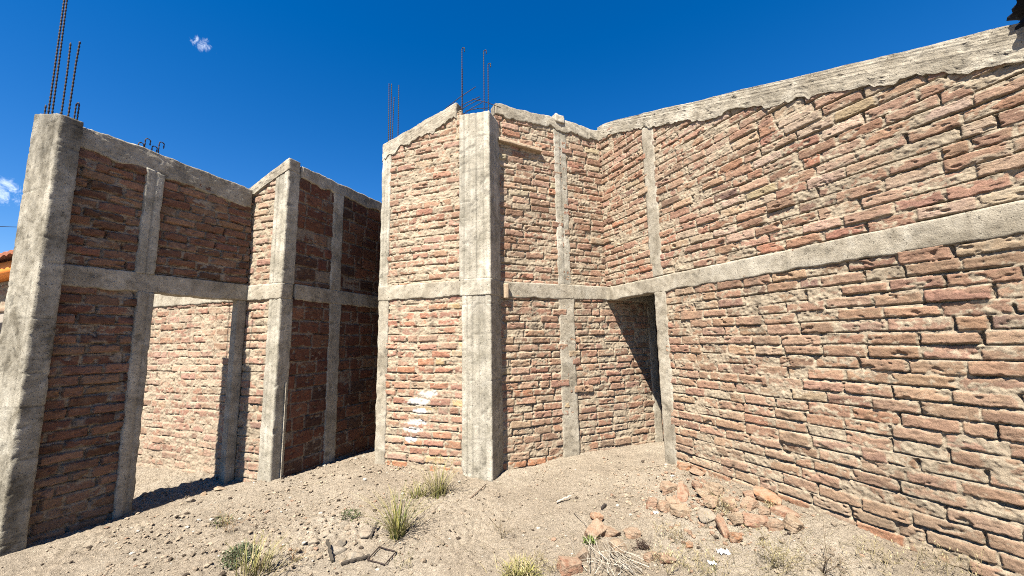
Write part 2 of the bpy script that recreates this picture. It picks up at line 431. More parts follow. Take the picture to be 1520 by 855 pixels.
# ------------------------------------------------------------------ rough concrete blocks
def noise_box(fr, s0, s1, d0, d1, zb, zt, mat, name, parent, res=.016, amp=.004, chip=.006, seed=1, freq=9, boards=None, rag=0.0, ragf=5., stain=None, lifts=False, edge_amp=0.0):
    fb = zb if callable(zb) else (lambda s: zb + 0 * s)
    ft = zt if callable(zt) else (lambda s: zt + 0 * s)
    H_ = float(np.max(ft(np.array([s0, s1]))) - np.min(fb(np.array([s0, s1]))))
    n = [max(2, int(round((s1 - s0) / res))), max(2, int(round((d1 - d0) / max(res, .02)))), max(2, int(round(H_ / res)))]
    i, j, k = np.meshgrid(np.arange(n[0] + 1), np.arange(n[1] + 1), np.arange(n[2] + 1), indexing='ij')
    ei = ((i == 0) * -1 + (i == n[0]) * 1); ej = ((j == 0) * -1 + (j == n[1]) * 1); ek = ((k == 0) * -1 + (k == n[2]) * 1)
    surf = (ei != 0) | (ej != 0) | (ek != 0)
    idx = np.full(i.shape, -1); idx[surf] = np.arange(surf.sum())
    S = s0 + (s1 - s0) * i[surf] / n[0]; D = d0 + (d1 - d0) * j[surf] / n[1]; t = k[surf] / n[2]
    bt = fb(S); tp = ft(S)
    if rag: bt = bt + rag * (.75 * fbm2(S * ragf * .6, S * 0 + seed * 1.3, seed, 5) + .30 * np.tanh(6 * fbm2(S * ragf * 1.3, S * 0 + seed * 2.1, seed + 1, 3)) + .10 * fbm2(S * 40, S * 0 + seed, seed + 2, 2))
    Z = bt + t * (tp - bt)
    es, ed, ez = ei[surf].astype(float), ej[surf].astype(float), ek[surf].astype(float)
    cnt = np.abs(es) + np.abs(ed) + np.abs(ez)
    P = np.stack([S, D, Z], -1)
    L_ = np.sqrt(cnt)
    amp, chip, edge_amp = amp * .6, chip * .8, edge_amp * .55
    dis = amp * vol(P, freq, seed, 4) + amp * .6 * vol(P, freq * 5, seed + 2, 2)
    edge = cnt >= 2
    dis = dis - edge * chip * (.5 + np.clip(vol(P, 7, seed + 4, 3), -.4, 1.6))
    # material lost just beside the arrises too
    near = np.minimum(np.abs(S - s0), np.abs(S - s1)); near2 = np.minimum(np.abs(D - d0), np.abs(D - d1))
    tone = 1 + .16 * vol(P, 2.3, seed + 9, 3)
    if boards:
        brng = np.random.default_rng(seed)
        for b in boards:
            dis = dis - np.exp(-((S - b) / (res * .55)) ** 2) * (ed > 0) * .006 * (1 + .6 * vol(P, 4, seed + 12, 2))
            q = brng.normal(0, 1)
            dis = dis + (ed > 0) * .0022 * q * (S > b); tone = tone + .07 * q * (S > b) - .30 * np.exp(-((S - b) / (res * .5)) ** 2) * (ed > 0)
    if lifts:
        lr = np.random.default_rng(seed + 5)
        zz = lr.uniform(0, .2)
        while zz < 4.6:
            wob = Z + .012 * vol(P, 5, seed + 15, 2)
            ln_ = np.exp(-((wob - zz) / .006) ** 2) * sm(-.2, .2, vol(P, 6, seed + 16, 2)); dis = dis - .006 * ln_; tone = tone * (1 - .3 * ln_) * (1 + .06 * lr.normal() * (wob > zz)); zz += lr.uniform(.14, .42)
    pit = sm(.30, .5, vol(P, 16, seed + 17, 3)) * sm(.0, .3, vol(P, 3, seed + 18, 2)); dis = dis - .005 * pit; tone = tone * (1 - .32 * pit)
    if stain is not None:
        tone = tone * (1 - .5 * sm(stain[0], stain[1], Z + .35 * vol(P, 4, seed + 13, 3)))
    if edge_amp:
        S = S + (es != 0) * es * edge_amp * fbm2(Z * 7, Z * 0 + seed, seed + 8, 3)
    S = S + es / L_ * dis; D = D + ed / L_ * dis; Z = Z + ez / L_ * dis
    V = fr.W(S, D, Z)
    Q = []
    def side(A, flip):
        q = np.stack([A[:-1, :-1], A[1:, :-1], A[1:, 1:], A[:-1, 1:]], -1).reshape(-1, 4)
        Q.append(q[:, ::-1] if flip else q)
    # handedness of (u, n, up)
    left = fr.u[0] * fr.n[1] - fr.u[1] * fr.n[0] > 0
    side(idx[0], left); side(idx[-1], not left)
    side(idx[:, 0], not left); side(idx[:, -1], left)
    side(idx[:, :, 0], left); side(idx[:, :, -1], not left)
    return mesh_np(name, V, np.concatenate(Q), mat, parent, np.clip(tone, .35, 1.4)[:, None] * np.ones(3), True)


# ------------------------------------------------------------------ steel bars
def tube(g, pts, r, seg=7, ribs=False, c=(1, 1, 1), taper=None):
    pts = np.asarray(pts, float)
    if ribs:
        L = np.concatenate([[0], np.cumsum(np.linalg.norm(np.diff(pts, axis=0), axis=1))])
        m = max(3, int(L[-1] / .008)); q = np.linspace(0, L[-1], m)
        pts = np.stack([np.interp(q, L, pts[:, a]) for a in range(3)], -1)
        rad = r * (1 + .22 * np.sign(np.sin(np.arange(m) * 1.57)))
    else:
        rad = np.full(len(pts), r) if taper is None else np.linspace(r, taper, len(pts))
    tan = np.gradient(pts, axis=0); tan /= np.linalg.norm(tan, axis=1)[:, None] + 1e-9
    up = np.array([0, 0, 1.]) if abs(tan[:, 2]).mean() < .8 else np.array([1., 0, 0])
    a = np.cross(tan, up); a /= np.linalg.norm(a, axis=1)[:, None] + 1e-9; b = np.cross(tan, a)
    th = np.arange(seg) / seg * 2 * np.pi
    V = pts[:, None] + rad[:, None, None] * (a[:, None] * np.cos(th)[None, :, None] + b[:, None] * np.sin(th)[None, :, None])
    n = len(pts); I = np.arange(n * seg).reshape(n, seg); J = np.roll(I, -1, axis=1)
    Q = np.stack([I[:-1], J[:-1], J[1:], I[1:]], -1).reshape(-1, 4)
    V = V.reshape(-1, 3); nV = len(V)
    V = np.concatenate([V, pts[:1], pts[-1:]])
    T = [(J[0, k], I[0, k], nV) for k in range(seg)] + [(I[-1, k], J[-1, k], nV + 1) for k in range(seg)]
    g.add(V, Q, T, c)


def rebar(pts, r, parent, ribs=True, name='rebar'):
    g = Geo(); tube(g, pts, r, 7, ribs); return g.build(name, M_STEEL, parent)


def hook(fr, s, d, z0, z1, ds, r, parent, lean=0.0):
    """upright bar whose top is bent over into a hook"""
    pts = [fr.W(s, d, z0), fr.W(s + lean * .5, d, (z0 + z1) / 2)]
    for a in np.linspace(0, 1.15 * np.pi, 9):
        pts.append(fr.W(s + lean + ds * (1 - math.cos(a)) / 2, d, z1 - abs(ds) / 2 + abs(ds) / 2 * math.sin(a)))
    pts.append(pts[-1] + np.array([0, 0, -.03]))
    return rebar(pts, r, parent)


# ------------------------------------------------------------------ wall frames
aR, aL, aC = -24.2, 20.2, -70.
uR, uX, uL, uC = h(aR), h(aR + 90), h(aL), h(aC)
FR = Frame((1.223, 5.002), -uR, -uX)          # right wall, s towards the camera
FX = Frame((1.223, 5.002), uX, -uR)           # back wall
FC = Frame((-.22, 4.14), uC, -uL)             # splayed bay wall, s to the left
FL = Frame((-3.704, 2.896), h(26.2), h(116.2))          # left wall, s away from the camera
FA = Frame((-2.49, 4.18), uC, -uL)            # short lit return
FD = Frame((-2.49, 4.18), uL, -uC)            # dark passage wall
FB = Frame((-3.234 - .0, 4.453), uC, -uL)     # wall of the room behind the doorway
ZB0, ZB1 = 2.05, 2.23


def base(fr, s, d=0): 
    p = fr.W(s, d, 0.1); return (float(p[0]), float(p[1]), .1)


# ---- right wall ---------------------------------------------------
topR = lambda s: 4.48 - .387 * np.asarray(s) - .05 * np.exp(-np.asarray(s) / .12) + .012 * fbm2(np.asarray(s) * 2.2, np.asarray(s) * 0, 3, 3)
W_R = thing('brick_wall', base(FR, 2.5), 'long sunlit tan brick wall on the right, its top beam sloping down towards its corner doorway\'s far side', 'wall', None)
W_R['label'] = 'long sunlit brick wall filling the right side, sloping on top, dark doorway at its end'
kR = dict(course=.0815, blen=.25, joint=.012, hh=.0362, pal=PAL_TAN, mort=-.0085, rel=.0048, smear=.009, zoff=.02, film=-.24, rot=.55, slits=.25)
brick_panel(FR, -.06, .83, 2.20, lambda s: topR(s) - .08, .0065, parent=W_R, seed=101, **{**kR, 'mort': -.009, 'pal': PAL_SUN, 'film': -.14})
brick_panel(FR, .95, 4.25, 2.20, lambda s: topR(s) - .08, .0056, parent=W_R, seed=102, **{**kR, 'mort': -.0090, 'film': -.16, 'pal': PAL_SUN + [((.50, .36, .26), 5)]})
brick_panel(FR, .95, 4.25, -.1, 2.075, .0052, parent=W_R, seed=103, base_row=(3, (.40, .17, .09), .5), **kR)
brick_panel(FR, 4.25, 6.2, -.1, lambda s: topR(s) - .08, .02, parent=W_R, seed=104, **kR)
noise_box(FR, .825, .99, -.13, .006, -.1, 2.06, M_CONC, 'concrete_column', W_R, .014, .006, .01, 11, edge_amp=.018)
noise_box(FR, .79, .965, -.13, .004, 2.22, lambda s: topR(s) - .17, M_CONC, 'concrete_column', W_R, .014, .006, .01, 12, edge_amp=.02)
noise_box(FR, -.13, 6.2, -.135, .008, lambda s: ZB0 + .012 * fbm2(s * 3, s * 0, 5, 3), lambda s: ZB1 - .012 + .01 * fbm2(s * 2.3, s * 0 + 4, 6, 3), M_CONC, 'tie_beam', W_R, .014, .004, .006, 13, rag=.016, ragf=6)
noise_box(FR, -.02, 6.2, -.14, .012, lambda s: topR(s) - .175 - .02 * sm(.5, 2.5, s), topR, M_CONC, 'top_beam', W_R, .0125, .010, .016, 14, rag=.055, ragf=6.5)

# ---- back wall ----------------------------------------------------
topX = lambda s: 4.41 + .018 * fbm2(np.asarray(s) * 3.1, np.asarray(s) * 0, 8, 3) - .03 * sm(-.5, -.1, np.asarray(s))
W_X = thing('brick_wall', base(FX, -.6), 'sunlit brick wall between the tall board-marked pillar and the corner doorway', 'wall')
kX = dict(course=.084, blen=.25, joint=.018, hh=.0368, pal=PAL_SUN, mort=-.0075, rel=.005, smear=.009, film=-.2, rot=.7, slits=.22)
brick_panel(FX, -1.52, -.62, -.1, 2.075, .007, parent=W_X, seed=201, base_row=(2, (.45, .17, .075), .75), **kX)
brick_panel(FX, -.60, .69, -.1, 2.075, .007, parent=W_X, seed=202, base_row=(2, (.45, .17, .075), .35), **kX)
brick_panel(FX, -1.52, -.62, 2.2, lambda s: topX(s) - .06, .007, parent=W_X, seed=203, **{**kX, 'mort': -.0095, 'pal': PAL_SUN + [((.46, .37, .25), 2)]})
brick_panel(FX, -.60, .08, 2.2, lambda s: topX(s) - .06, .007, parent=W_X, seed=204, **kX)
noise_box(FX, -.725, -.50, -.13, .006, -.1, 2.06, M_CONC, 'concrete_column', W_X, .014, .007, .012, 21, edge_amp=.025)
noise_box(FX, -.72, -.53, -.13, .004, 2.22, lambda s: topX(s) - .15, M_COLUMN, 'concrete_column', W_X, .013, .004, .01, 22, boards=[-.627], edge_amp=.02)
noise_box(FX, .665, .80, -.13, .005, -.1, 4.0, M_CONC, 'concrete_column', W_X, .016, .006, .012, 23, edge_amp=.02)
noise_box(FX, -1.53, .80, -.13, .01, ZB0, ZB1, M_CONC, 'tie_beam', W_X, .014, .004, .006, 24, rag=.02, ragf=5)
noise_box(FX, -1.53, .05, -.14, .014, lambda s: topX(s) - .16, topX, M_CONC, 'top_beam', W_X, .0125, .010, .016, 25, rag=.055, ragf=7)
noise_box(FX, -.70, -.56, -.12, .03, lambda s: topX(s) - .06, lambda s: topX(s) + .055, M_CONC, 'beam_stub', W_X, .014, .012, .02, 26)
noise_box(FX, -1.50, -.92, -.1, .055, lambda s: 3.915 - .06 * (s + 1.5), lambda s: 3.955 - .06 * (s + 1.5), M_WOOD, 'lintel', W_X, .014, .004, .005, 27)
noise_box(FX, -1.455, -1.405, -.05, .06, 2.03, 2.20, M_WOOD, 'formwork_scrap', W_X, .012, .004, .006, 28)

# ---- bay: splayed wall with the tall pillar -----------------------
topC = lambda s: 4.50 - .315 * np.asarray(s) + .012 * fbm2(np.asarray(s) * 4, np.asarray(s) * 0, 12, 3)
W_C = thing('brick_wall', base(FC, .8), 'sunlit brick bay wall with a tall pillar, white paint patches and steel bars on top', 'wall')
paint = [(.80, .98, .10, .035), (.90, .90, .13, .04), (.88, .80, .10, .03), (.93, .68, .12, .032), (.96, .60, .12, .028), (.98, .49, .085, .032), (.70, 1.0, .05, .03)]
kC = dict(course=.0865, blen=.25, joint=.018, hh=.0358, mort=-.0055, rel=.0045, film=-.2, rot=.6, smear=.007, slits=.0)
PAL_BAY = [((.44, .225, .15), 5), ((.46, .27, .185), 4), ((.42, .185, .115), 3), ((.48, .32, .21), 1.6), ((.52, .36, .17), .7), ((.46, .20, .105), 1.5)]
brick_panel(FC, .33, 1.34, -.1, 2.075, .0068, parent=W_C, seed=301, pal=PAL_BAY, base_row=(2, (.50, .17, .07), .8), paint=paint, **kC)
brick_panel(FC, .37, 1.36, 2.2, lambda s: topC(s) - .12, .0068, parent=W_C, seed=302, pal=PAL_SUN, **kC)
noise_box(FC, 1.32, 1.465, -.13, .008, -.1, 2.06, M_CONC, 'concrete_column', W_C, .014, .006, .012, 31, edge_amp=.014)
P_BAYL = noise_box(FC, 1.335, 1.465, -.13, .006, 2.22, lambda s: topC(s) - .15, M_COLUMN, 'concrete_column', W_C, .014, .004, .01, 32, boards=[1.385, 1.42])
noise_box(FC, .02, 1.47, -.13, .013, ZB0, ZB1, M_CONC, 'tie_beam', W_C, .014, .004, .007, 33, rag=.018, ragf=6)
noise_box(FC, .42, 1.475, -.13, .012, lambda s: topC(s) - .20, topC, M_CONC, 'top_beam', W_C, .0125, .009, .016, 34, rag=.08, ragf=6)
noise_box(FC, 0.0, .345, -.34, .022, -.1, 2.06, M_COLUMN, 'concrete_pillar', W_C, .013, .004, .010, 35, boards=[.07, .145, .215, .28], lifts=True)
P_BAY = noise_box(FC, 0.0, .385, -.34, .02, 2.224, lambda s: 4.165 + .02 * (s / .3) + .008 * fbm2(s * 12, s * 0, 4, 2), M_COLUMN, 'concrete_pillar', W_C, .013, .004, .010, 36, boards=[.08, .165, .25, .32], lifts=True)
noise_box(FC, -.004, .36, -.335, .030, 2.045, 2.232, M_COLUMN, 'pillar_joint', W_C, .012, .006, .008, 37)
for s, z1, r_, ls in ((1.446, 4.93, .006, .02), (1.425, 4.92, .006, .0), (1.40, 4.72, .006, -.02), (1.305, 4.87, .006, .006)):
    rebar([FC.W(s, -.08, 3.85), FC.W(s + ls * .5, -.08, 4.4), FC.W(s + ls, -.08, z1)], r_ - .0005, P_BAYL)
for s, d, z1 in ((.385, -.06, 5.11), (.10, -.07, 5.0), (.055, -.09, 4.83)):
    hook(FC, s, d, 4.1, z1, -.035, .0055, P_BAY)
rebar([FC.W(.40, -.1, 4.1), FC.W(.402, -.1, 4.87)], .0055, P_BAY)
for (sa, za, sb, zb_, da, db_) in ((.605, 4.36, .222, 4.58, -.05, -.10), (.484, 4.30, .179, 4.455, -.04, -.12), (.45, 4.27, .17, 4.44, -.05, -.14), (.384, 4.22, .136, 4.36, -.05, -.1), (.259, 4.42, -.07, 4.28, -.08, -.16), (.36, 4.30, .05, 4.28, -.1, -.12), (.50, 4.42, .38, 4.2, -.06, -.08)):
    rebar([FC.W(sa, da, za), FC.W((sa + sb) / 2, (da + db_) / 2, (za + zb_) / 2 + .012), FC.W(sb, db_, zb_)], .0042, P_BAY, False, 'stirrup_bar')
# its return into the passage (left side of the bay)
FCr = Frame(FC.W(1.47, 0, 0)[:2], uL, uC)
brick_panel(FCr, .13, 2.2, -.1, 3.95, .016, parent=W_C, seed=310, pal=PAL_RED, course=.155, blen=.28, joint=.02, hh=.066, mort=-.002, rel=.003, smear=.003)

# ---- left wall with doorway ---------------------------------------
topL = lambda s: 3.415 - .075 * np.clip(np.asarray(s) - .6, 0, 2) + .014 * fbm2(np.asarray(s) * 4, np.asarray(s) * 0, 15, 3)
W_L = thing('brick_wall', base(FL, .4), 'shaded brick wall at the far left with a big rough pillar and an open doorway', 'wall')
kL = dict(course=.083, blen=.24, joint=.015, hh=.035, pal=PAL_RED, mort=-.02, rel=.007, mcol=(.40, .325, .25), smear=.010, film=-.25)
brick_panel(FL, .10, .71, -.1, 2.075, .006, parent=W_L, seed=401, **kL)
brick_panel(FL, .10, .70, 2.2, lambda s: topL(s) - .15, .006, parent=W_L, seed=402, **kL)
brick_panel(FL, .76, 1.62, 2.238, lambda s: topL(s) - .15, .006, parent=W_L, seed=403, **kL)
noise_box(FL, .675, .80, -.13, .022, -.1, 2.06, M_CONC, 'concrete_column', W_L, .012, .005, .009, 41, edge_amp=.014, boards=[.745])
noise_box(FL, .645, .785, -.13, .018, 2.22, lambda s: topL(s) - .19, M_COLUMN, 'concrete_column', W_L, .012, .004, .009, 42, edge_amp=.02, boards=[.715])
noise_box(FL, 1.53, 1.63, -.095, .0, -.1, 2.06, M_CONC, 'concrete_column', W_L, .014, .003, .006, 43)
noise_box(FL, .10, 1.63, -.13, .014, ZB0, ZB1, M_CONC, 'tie_beam', W_L, .012, .005, .008, 44, rag=.014, ragf=7)
B_LEFT = noise_box(FL, .10, 1.60, -.14, .012, lambda s: topL(s) - .215, topL, M_CONC, 'top_beam', W_L, .013, .009, .014, 45, rag=.03, ragf=4)
FPl = Frame((-3.58, 2.90), uC, -uL)
P_LEFT = noise_box(FPl, 0, .445, -.13, .006, -.12, lambda s: 3.42 + .22 * s + .012 * fbm2(s * 9, s * 0, 4, 3), M_PILLAR, 'concrete_pillar', W_L, .0105, .0045, .013, 46, freq=7, stain=(2.9, 3.5), boards=[.09], lifts=True)
for s, d, z1, lean in ((.40, -.06, 5.0, .03), (.30, -.05, 5.0, .06), (.27, -.09, 4.2, .02), (.045, -.05, 4.10, -.02)):
    rebar([FPl.W(s, d, 3.2), FPl.W(s + lean * .3, d, 3.9), FPl.W(s + lean, d, z1)], .006, P_LEFT)
for s, d, z1 in ((.37, -.03, 3.60), (.31, -.10, 3.56), (.33, -.10, 3.54)):
    rebar([FPl.W(s, d, 3.3), FPl.W(s + .004, d, z1)], .0055, P_LEFT)
rebar([FPl.W(.085, -.1, 3.3), FPl.W(.085, -.1, 3.56)] + [FPl.W(.085 - .025 * (1 - math.cos(a)), -.1, 3.56 + .025 * math.sin(a)) for a in np.linspace(0, math.pi, 7)] + [FPl.W(.035, -.1, 3.3)], .005, P_LEFT)
for s, z1 in ((.590, 3.475), (.635, 3.535), (.69, 3.485), (.74, 3.55)):
    hook(FL, s, -.06, 3.2, z1, .04, .0048, B_LEFT)

# ---- short lit return beside the left wall ------------------------
topA = lambda s: 3.655 - .44 * np.asarray(s) + .008 * fbm2(np.asarray(s) * 5, np.asarray(s) * 0, 17, 2)
W_A = thing('brick_wall', base(FA, .3), 'narrow sunlit brick return with pale corner column, between left doorway and dark passage', 'wall')
kA = dict(course=.084, blen=.24, joint=.015, hh=.0362, pal=PAL_PINK, mort=-.006, rel=.0045, film=-.2, rot=.6)
brick_panel(FA, .17, .62, -.1, 2.075, .0075, parent=W_A, seed=501, **kA)
brick_panel(FA, .19, .68, 2.2, lambda s: topA(s) - .07, .0075, parent=W_A, seed=502, **kA)
noise_box(FA, 0.0, .185, -.15, .012, -.1, 2.06, M_COLUMN, 'concrete_column', W_A, .013, .004, .012, 51, boards=[.06, .125])
noise_box(FA, 0.0, .205, -.15, .010, 2.22, lambda s: topA(s) - .12, M_COLUMN, 'concrete_column', W_A, .013, .004, .012, 52, boards=[.07, .14])
noise_box(FA, -.003, .62, -.13, .016, ZB0 - .005, ZB1 - .005, M_CONC, 'tie_beam', W_A, .014, .005, .009, 53, rag=.014)
noise_box(FA, -.004, .70, -.14, .014, lambda s: topA(s) - .135, topA, M_CONC, 'top_beam', W_A, .014, .008, .014, 54, rag=.03)

# ---- dark passage wall --------------------------------------------
topD = lambda s: 3.62 + .02 * np.asarray(s) + .008 * fbm2(np.asarray(s) * 5, np.asarray(s) * 0, 19, 2)
W_D = thing('brick_wall', base(FD, 1.2), 'dark shadowed wall of large red bricks running back into the narrow passage', 'wall')
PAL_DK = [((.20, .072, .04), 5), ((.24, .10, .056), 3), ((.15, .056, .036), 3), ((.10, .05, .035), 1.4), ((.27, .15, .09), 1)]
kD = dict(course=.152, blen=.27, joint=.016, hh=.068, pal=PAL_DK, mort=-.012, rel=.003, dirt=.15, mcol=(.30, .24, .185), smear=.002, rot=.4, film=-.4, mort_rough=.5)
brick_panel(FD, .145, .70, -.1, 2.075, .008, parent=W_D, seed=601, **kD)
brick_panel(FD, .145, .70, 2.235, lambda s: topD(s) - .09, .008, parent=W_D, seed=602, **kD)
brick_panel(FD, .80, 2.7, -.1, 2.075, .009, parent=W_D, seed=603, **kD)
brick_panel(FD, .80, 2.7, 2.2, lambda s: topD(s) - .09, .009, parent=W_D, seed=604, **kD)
noise_box(FD, .665, .845, -.13, .012, -.1, 2.06, M_CONC, 'concrete_column', W_D, .015, .005, .01, 61, edge_amp=.015)
noise_box(FD, .655, .82, -.13, .012, 2.22, lambda s: topD(s) - .14, M_CONC, 'concrete_column', W_D, .015, .005, .01, 62, edge_amp=.012)
noise_box(FD, .155, 2.7, -.13, .014, ZB0, ZB1, M_CONC, 'tie_beam', W_D, .015, .005, .008, 63, rag=.014)
noise_box(FD, .155, 2.7, -.14, .013, lambda s: topD(s) - .16, topD, M_CONC, 'top_beam', W_D, .015, .008, .012, 64, rag=.03)
noise_box(FD, .098, .107, -.004, .02, .05, 1.15, M_CONC, 'cement_ridge', W_D, .008, .004, .003, 65)
# unseen end wall, added to keep the passage dark
FE = Frame(FD.W(2.6, 0, 0)[:2], -uC, -uL)
W_E = thing('brick_wall', base(FE, .5), 'unseen end wall added behind the bay to keep the narrow passage dark', 'wall')
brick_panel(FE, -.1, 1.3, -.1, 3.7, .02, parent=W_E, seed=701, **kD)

# ---- wall of the room behind the doorway --------------------------
W_B = thing('brick_wall', base(FB, .8), 'bright sunlit brick wall seen through the left doorway', 'wall')
kB = dict(course=.0835, blen=.245, joint=.014, hh=.0368, pal=PAL_PINK, mort=-.0035, rel=.004, film=-.12, rot=.5, slits=-.02, mcol=(.47, .38, .28))
brick_panel(FB, -.12, 2.2, -.1, 2.075, .0075, parent=W_B, seed=801, **kB)
brick_panel(FB, -.12, 2.2, 2.2, 2.85, .012, parent=W_B, seed=802, **kB)
noise_box(FB, -.12, 2.25, -.13, .012, ZB0, ZB1, M_CONC, 'tie_beam', W_B, .016, .005, .008, 81, rag=.014)
noise_box(FB, -.12, 2.25, -.13, .013, 2.80, 3.0, M_CONC, 'top_beam', W_B, .02, .007, .012, 82)

# ---- corridor wall behind the corner doorway ----------------------
FQ = Frame(FX.W(.80, 0, 0)[:2], -uR, -uX)
W_Q = thing('brick_wall', base(FQ, .6), 'dark shadowed brick wall inside the corner doorway', 'wall')
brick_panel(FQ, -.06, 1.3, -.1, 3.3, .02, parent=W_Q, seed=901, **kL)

noise_box(FQ, -.1, 1.35, -.05, .66, 2.26, 2.38, M_CONC, 'shade_slab', W_Q, .05, .003, .004, 91)  # unseen slab added to darken the corridor behind the doorway
noise_box(FD, 1.62, 2.7, -.0, .80, 3.40, 3.54, M_CONC, 'shade_slab', W_E, .05, .003, .004, 92)  # unseen slab added over the rear of the passage to darken it

# ------------------------------------------------------------------ neighbour's house, far left
def nb_house():
    ux = h(-66.); nn = -h(24.)
    d0 = ray(22, 440); t = 10.0 / np.hypot(d0[0], d0[1])
    F = Frame((d0[0] * t, d0[1] * t), ux, nn)
    root = thing('house', base(F, 2.5, -2), 'neighbouring house with red tiled roof and orange fascia, beyond the left pillar', 'house')
    g = Geo()
    ns, nz = 120, 60
    S, Z = np.meshgrid(np.linspace(-2.5, 6, ns), np.linspace(.0, 2.75, nz))
    V, Q = hexa(F, -2.5, 6, -5, 0, 0, 2.75); g.add(V, Q, c=(.50, .44, .37))
    g.build('wall', M_STONE, root)
    d, c = masonry(np.linspace(0, 1, 2).repeat(2), np.tile([0., 1.], 2), 5)
    brick_panel(F.moved(.02), -2.5, 6, 2.15, 2.6, .03, .02, root, 'brick_course', seed=950, course=.15, blen=.3, joint=.03, hh=.055, pal=PAL_PINK)
    noise_box(F, -2.6, 6.1, -.05, .25, 2.66, 2.86, flat_mat('orange_paint', (.62, .20, .035), .7), 'fascia', root, .12, .004, .004, 5)
    gr = Geo()
    # barrel tile roof, rising backwards
    n = 500; S = np.linspace(-2.7, 6.2, n); D = np.linspace(.35, -2.6, 24)
    SS, DD = np.meshgrid(S, D); ZZ = 2.93 + (.35 - DD) * .33 + .028 * np.abs(np.sin(SS * math.pi / .22)) - .02 * ((np.arange(24) % 3) / 2)[:, None]
    V = F.W(SS, DD, ZZ).reshape(-1, 3); I = np.arange(len(V)).reshape(SS.shape)
    Q = np.stack([I[:-1, :-1], I[:-1, 1:], I[1:, 1:], I[1:, :-1]], -1).reshape(-1, 4)
    V2 = V - np.array([0, 0, .05]); gr.add(V, Q, c=(.44, .17, .10)); gr.add(V2, Q[:, ::-1], c=(.4, .16, .1))
    e = I[0]; q = np.stack([e[:-1], e[1:], e[1:] + len(V), e[:-1] + len(V)], -1)
    gr.add(np.concatenate([V, V2]), q, c=(.42, .16, .09))
    gr.build('roof', M_STONE, root)
    v, q = hexa(F, -1.0, 1.5, -.02, .04, 1.86, 1.98); gg = Geo(); gg.add(v, q, c=(.03, .025, .025)); gg.build('window_frame', M_SMALL, root)
    v, q = hexa(F, -1.0, 1.5, -.05, .012, .5, 1.5); gg = Geo(); gg.add(v, q, c=(.035, .03, .03)); gg.build('window', M_SMALL, root)
nb_house()

g = Geo()
d1 = ray(-60, 332); d2 = ray(60, 337); A1 = d1 * 9.0 + [0, 0, CAM_H]; A2 = d2 * 12 + [0, 0, CAM_H]
pts = []
for t in np.linspace(-1.2, 1.6, 40):
    p = A1 * (1 - t) + A2 * t; p = p + np.array([0, 0, .12 * ((t - .5) ** 2 - .25)]); pts.append(p)
tube(g, pts, .008, 5)
tag(g.build('overhead_cable', M_STEEL), 'thin dark overhead cable crossing the sky left of the rough pillar', 'cable')

# ------------------------------------------------------------------ unidentified black shape, built as a lump on the right wall's top, at the picture's edge
def lump_mesh(rad, seed, sub=3, clip=0, amp=.25, freq=1.2):
    import bmesh
    bm = bmesh.new(); bmesh.ops.create_icosphere(bm, subdivisions=sub, radius=1.0)
    V = np.array([v.co[:] for v in bm.verts]); T = np.array([[v.index for v in f.verts] for f in bm.faces]); bm.free()
    rng = np.random.default_rng(seed)
    V = V * (1 + amp * vol(V, freq, seed % 50, 4))[:, None]
    for _ in range(clip):
        n = rng.normal(size=3); n /= np.linalg.norm(n); c = rng.uniform(.45, .8)
        p = V @ n; over = np.maximum(p - c, 0); V = V - over[:, None] * n
    return V * np.asarray(rad), T


Vb, Tb = lump_mesh((.24, .15, .17), 71, 5, 0, .45, 2.2)
g = Geo()
ang = math.atan2(-uR[1], -uR[0]); Rz = np.array([[math.cos(ang), -math.sin(ang), 0], [math.sin(ang), math.cos(ang), 0], [0, 0, 1]])
cb = FR.W(3.72, -.02, float(topR(3.72)) + .13)
g.add((Vb @ Rz.T) + cb, None, Tb)
tag(g.build('black_shape', M_BLACK), 'unidentified black ragged shape, built on top of the right wall in the upper right corner', 'dark shape')

# ------------------------------------------------------------------ gravel (stuff)
def stone_proto(seed, sub=1, clip=4):
    return lump_mesh((1, .8, .55), seed, sub, clip, .2, 1.0)


protos = [stone_proto(900 + i) for i in range(10)]


def inside_walls(x, y):
    """keep loose stones out of the masonry and near the yard"""
    def side(fr, lim=0.03): return ((x - fr.p0[0]) * fr.n[0] + (y - fr.p0[1]) * fr.n[1]) > lim
    return side(FR) & (side(FX) | (x < -.1))


rng = np.random.default_rng(5)
g = Geo()
cnt = 0
Ng = 10000
X = rng.uniform(-3.4, 2.6, Ng * 3); Y = rng.uniform(2.3, 5.1, Ng * 3)
dens = .9 * sm(-.15, .5, fbm2(X * 1.4 + 7, Y * 1.4, 41, 4)) + .06 + .35 * np.exp(-((X + 1.2) ** 2 + (Y - 3.0) ** 2) / 1.2) + .7 * np.exp(-((X - 1.0) ** 2 + (Y - 3.9) ** 2) / .35) + .9 * np.exp(-((X - 1.45) ** 2 / .16 + (Y - 3.3) ** 2 / .35)) + .4 * np.exp(-((X + 1.9) ** 2 / .9 + (Y - 3.3) ** 2 / .8)) - .5 * np.exp(-((X - .5) ** 2 / .3 + (Y - 4.2) ** 2 / .08))
keep = (rng.random(len(X)) < dens) & inside_walls(X, Y)
X = X[keep][:Ng]; Y = Y[keep][:Ng]; Z = G(X, Y)
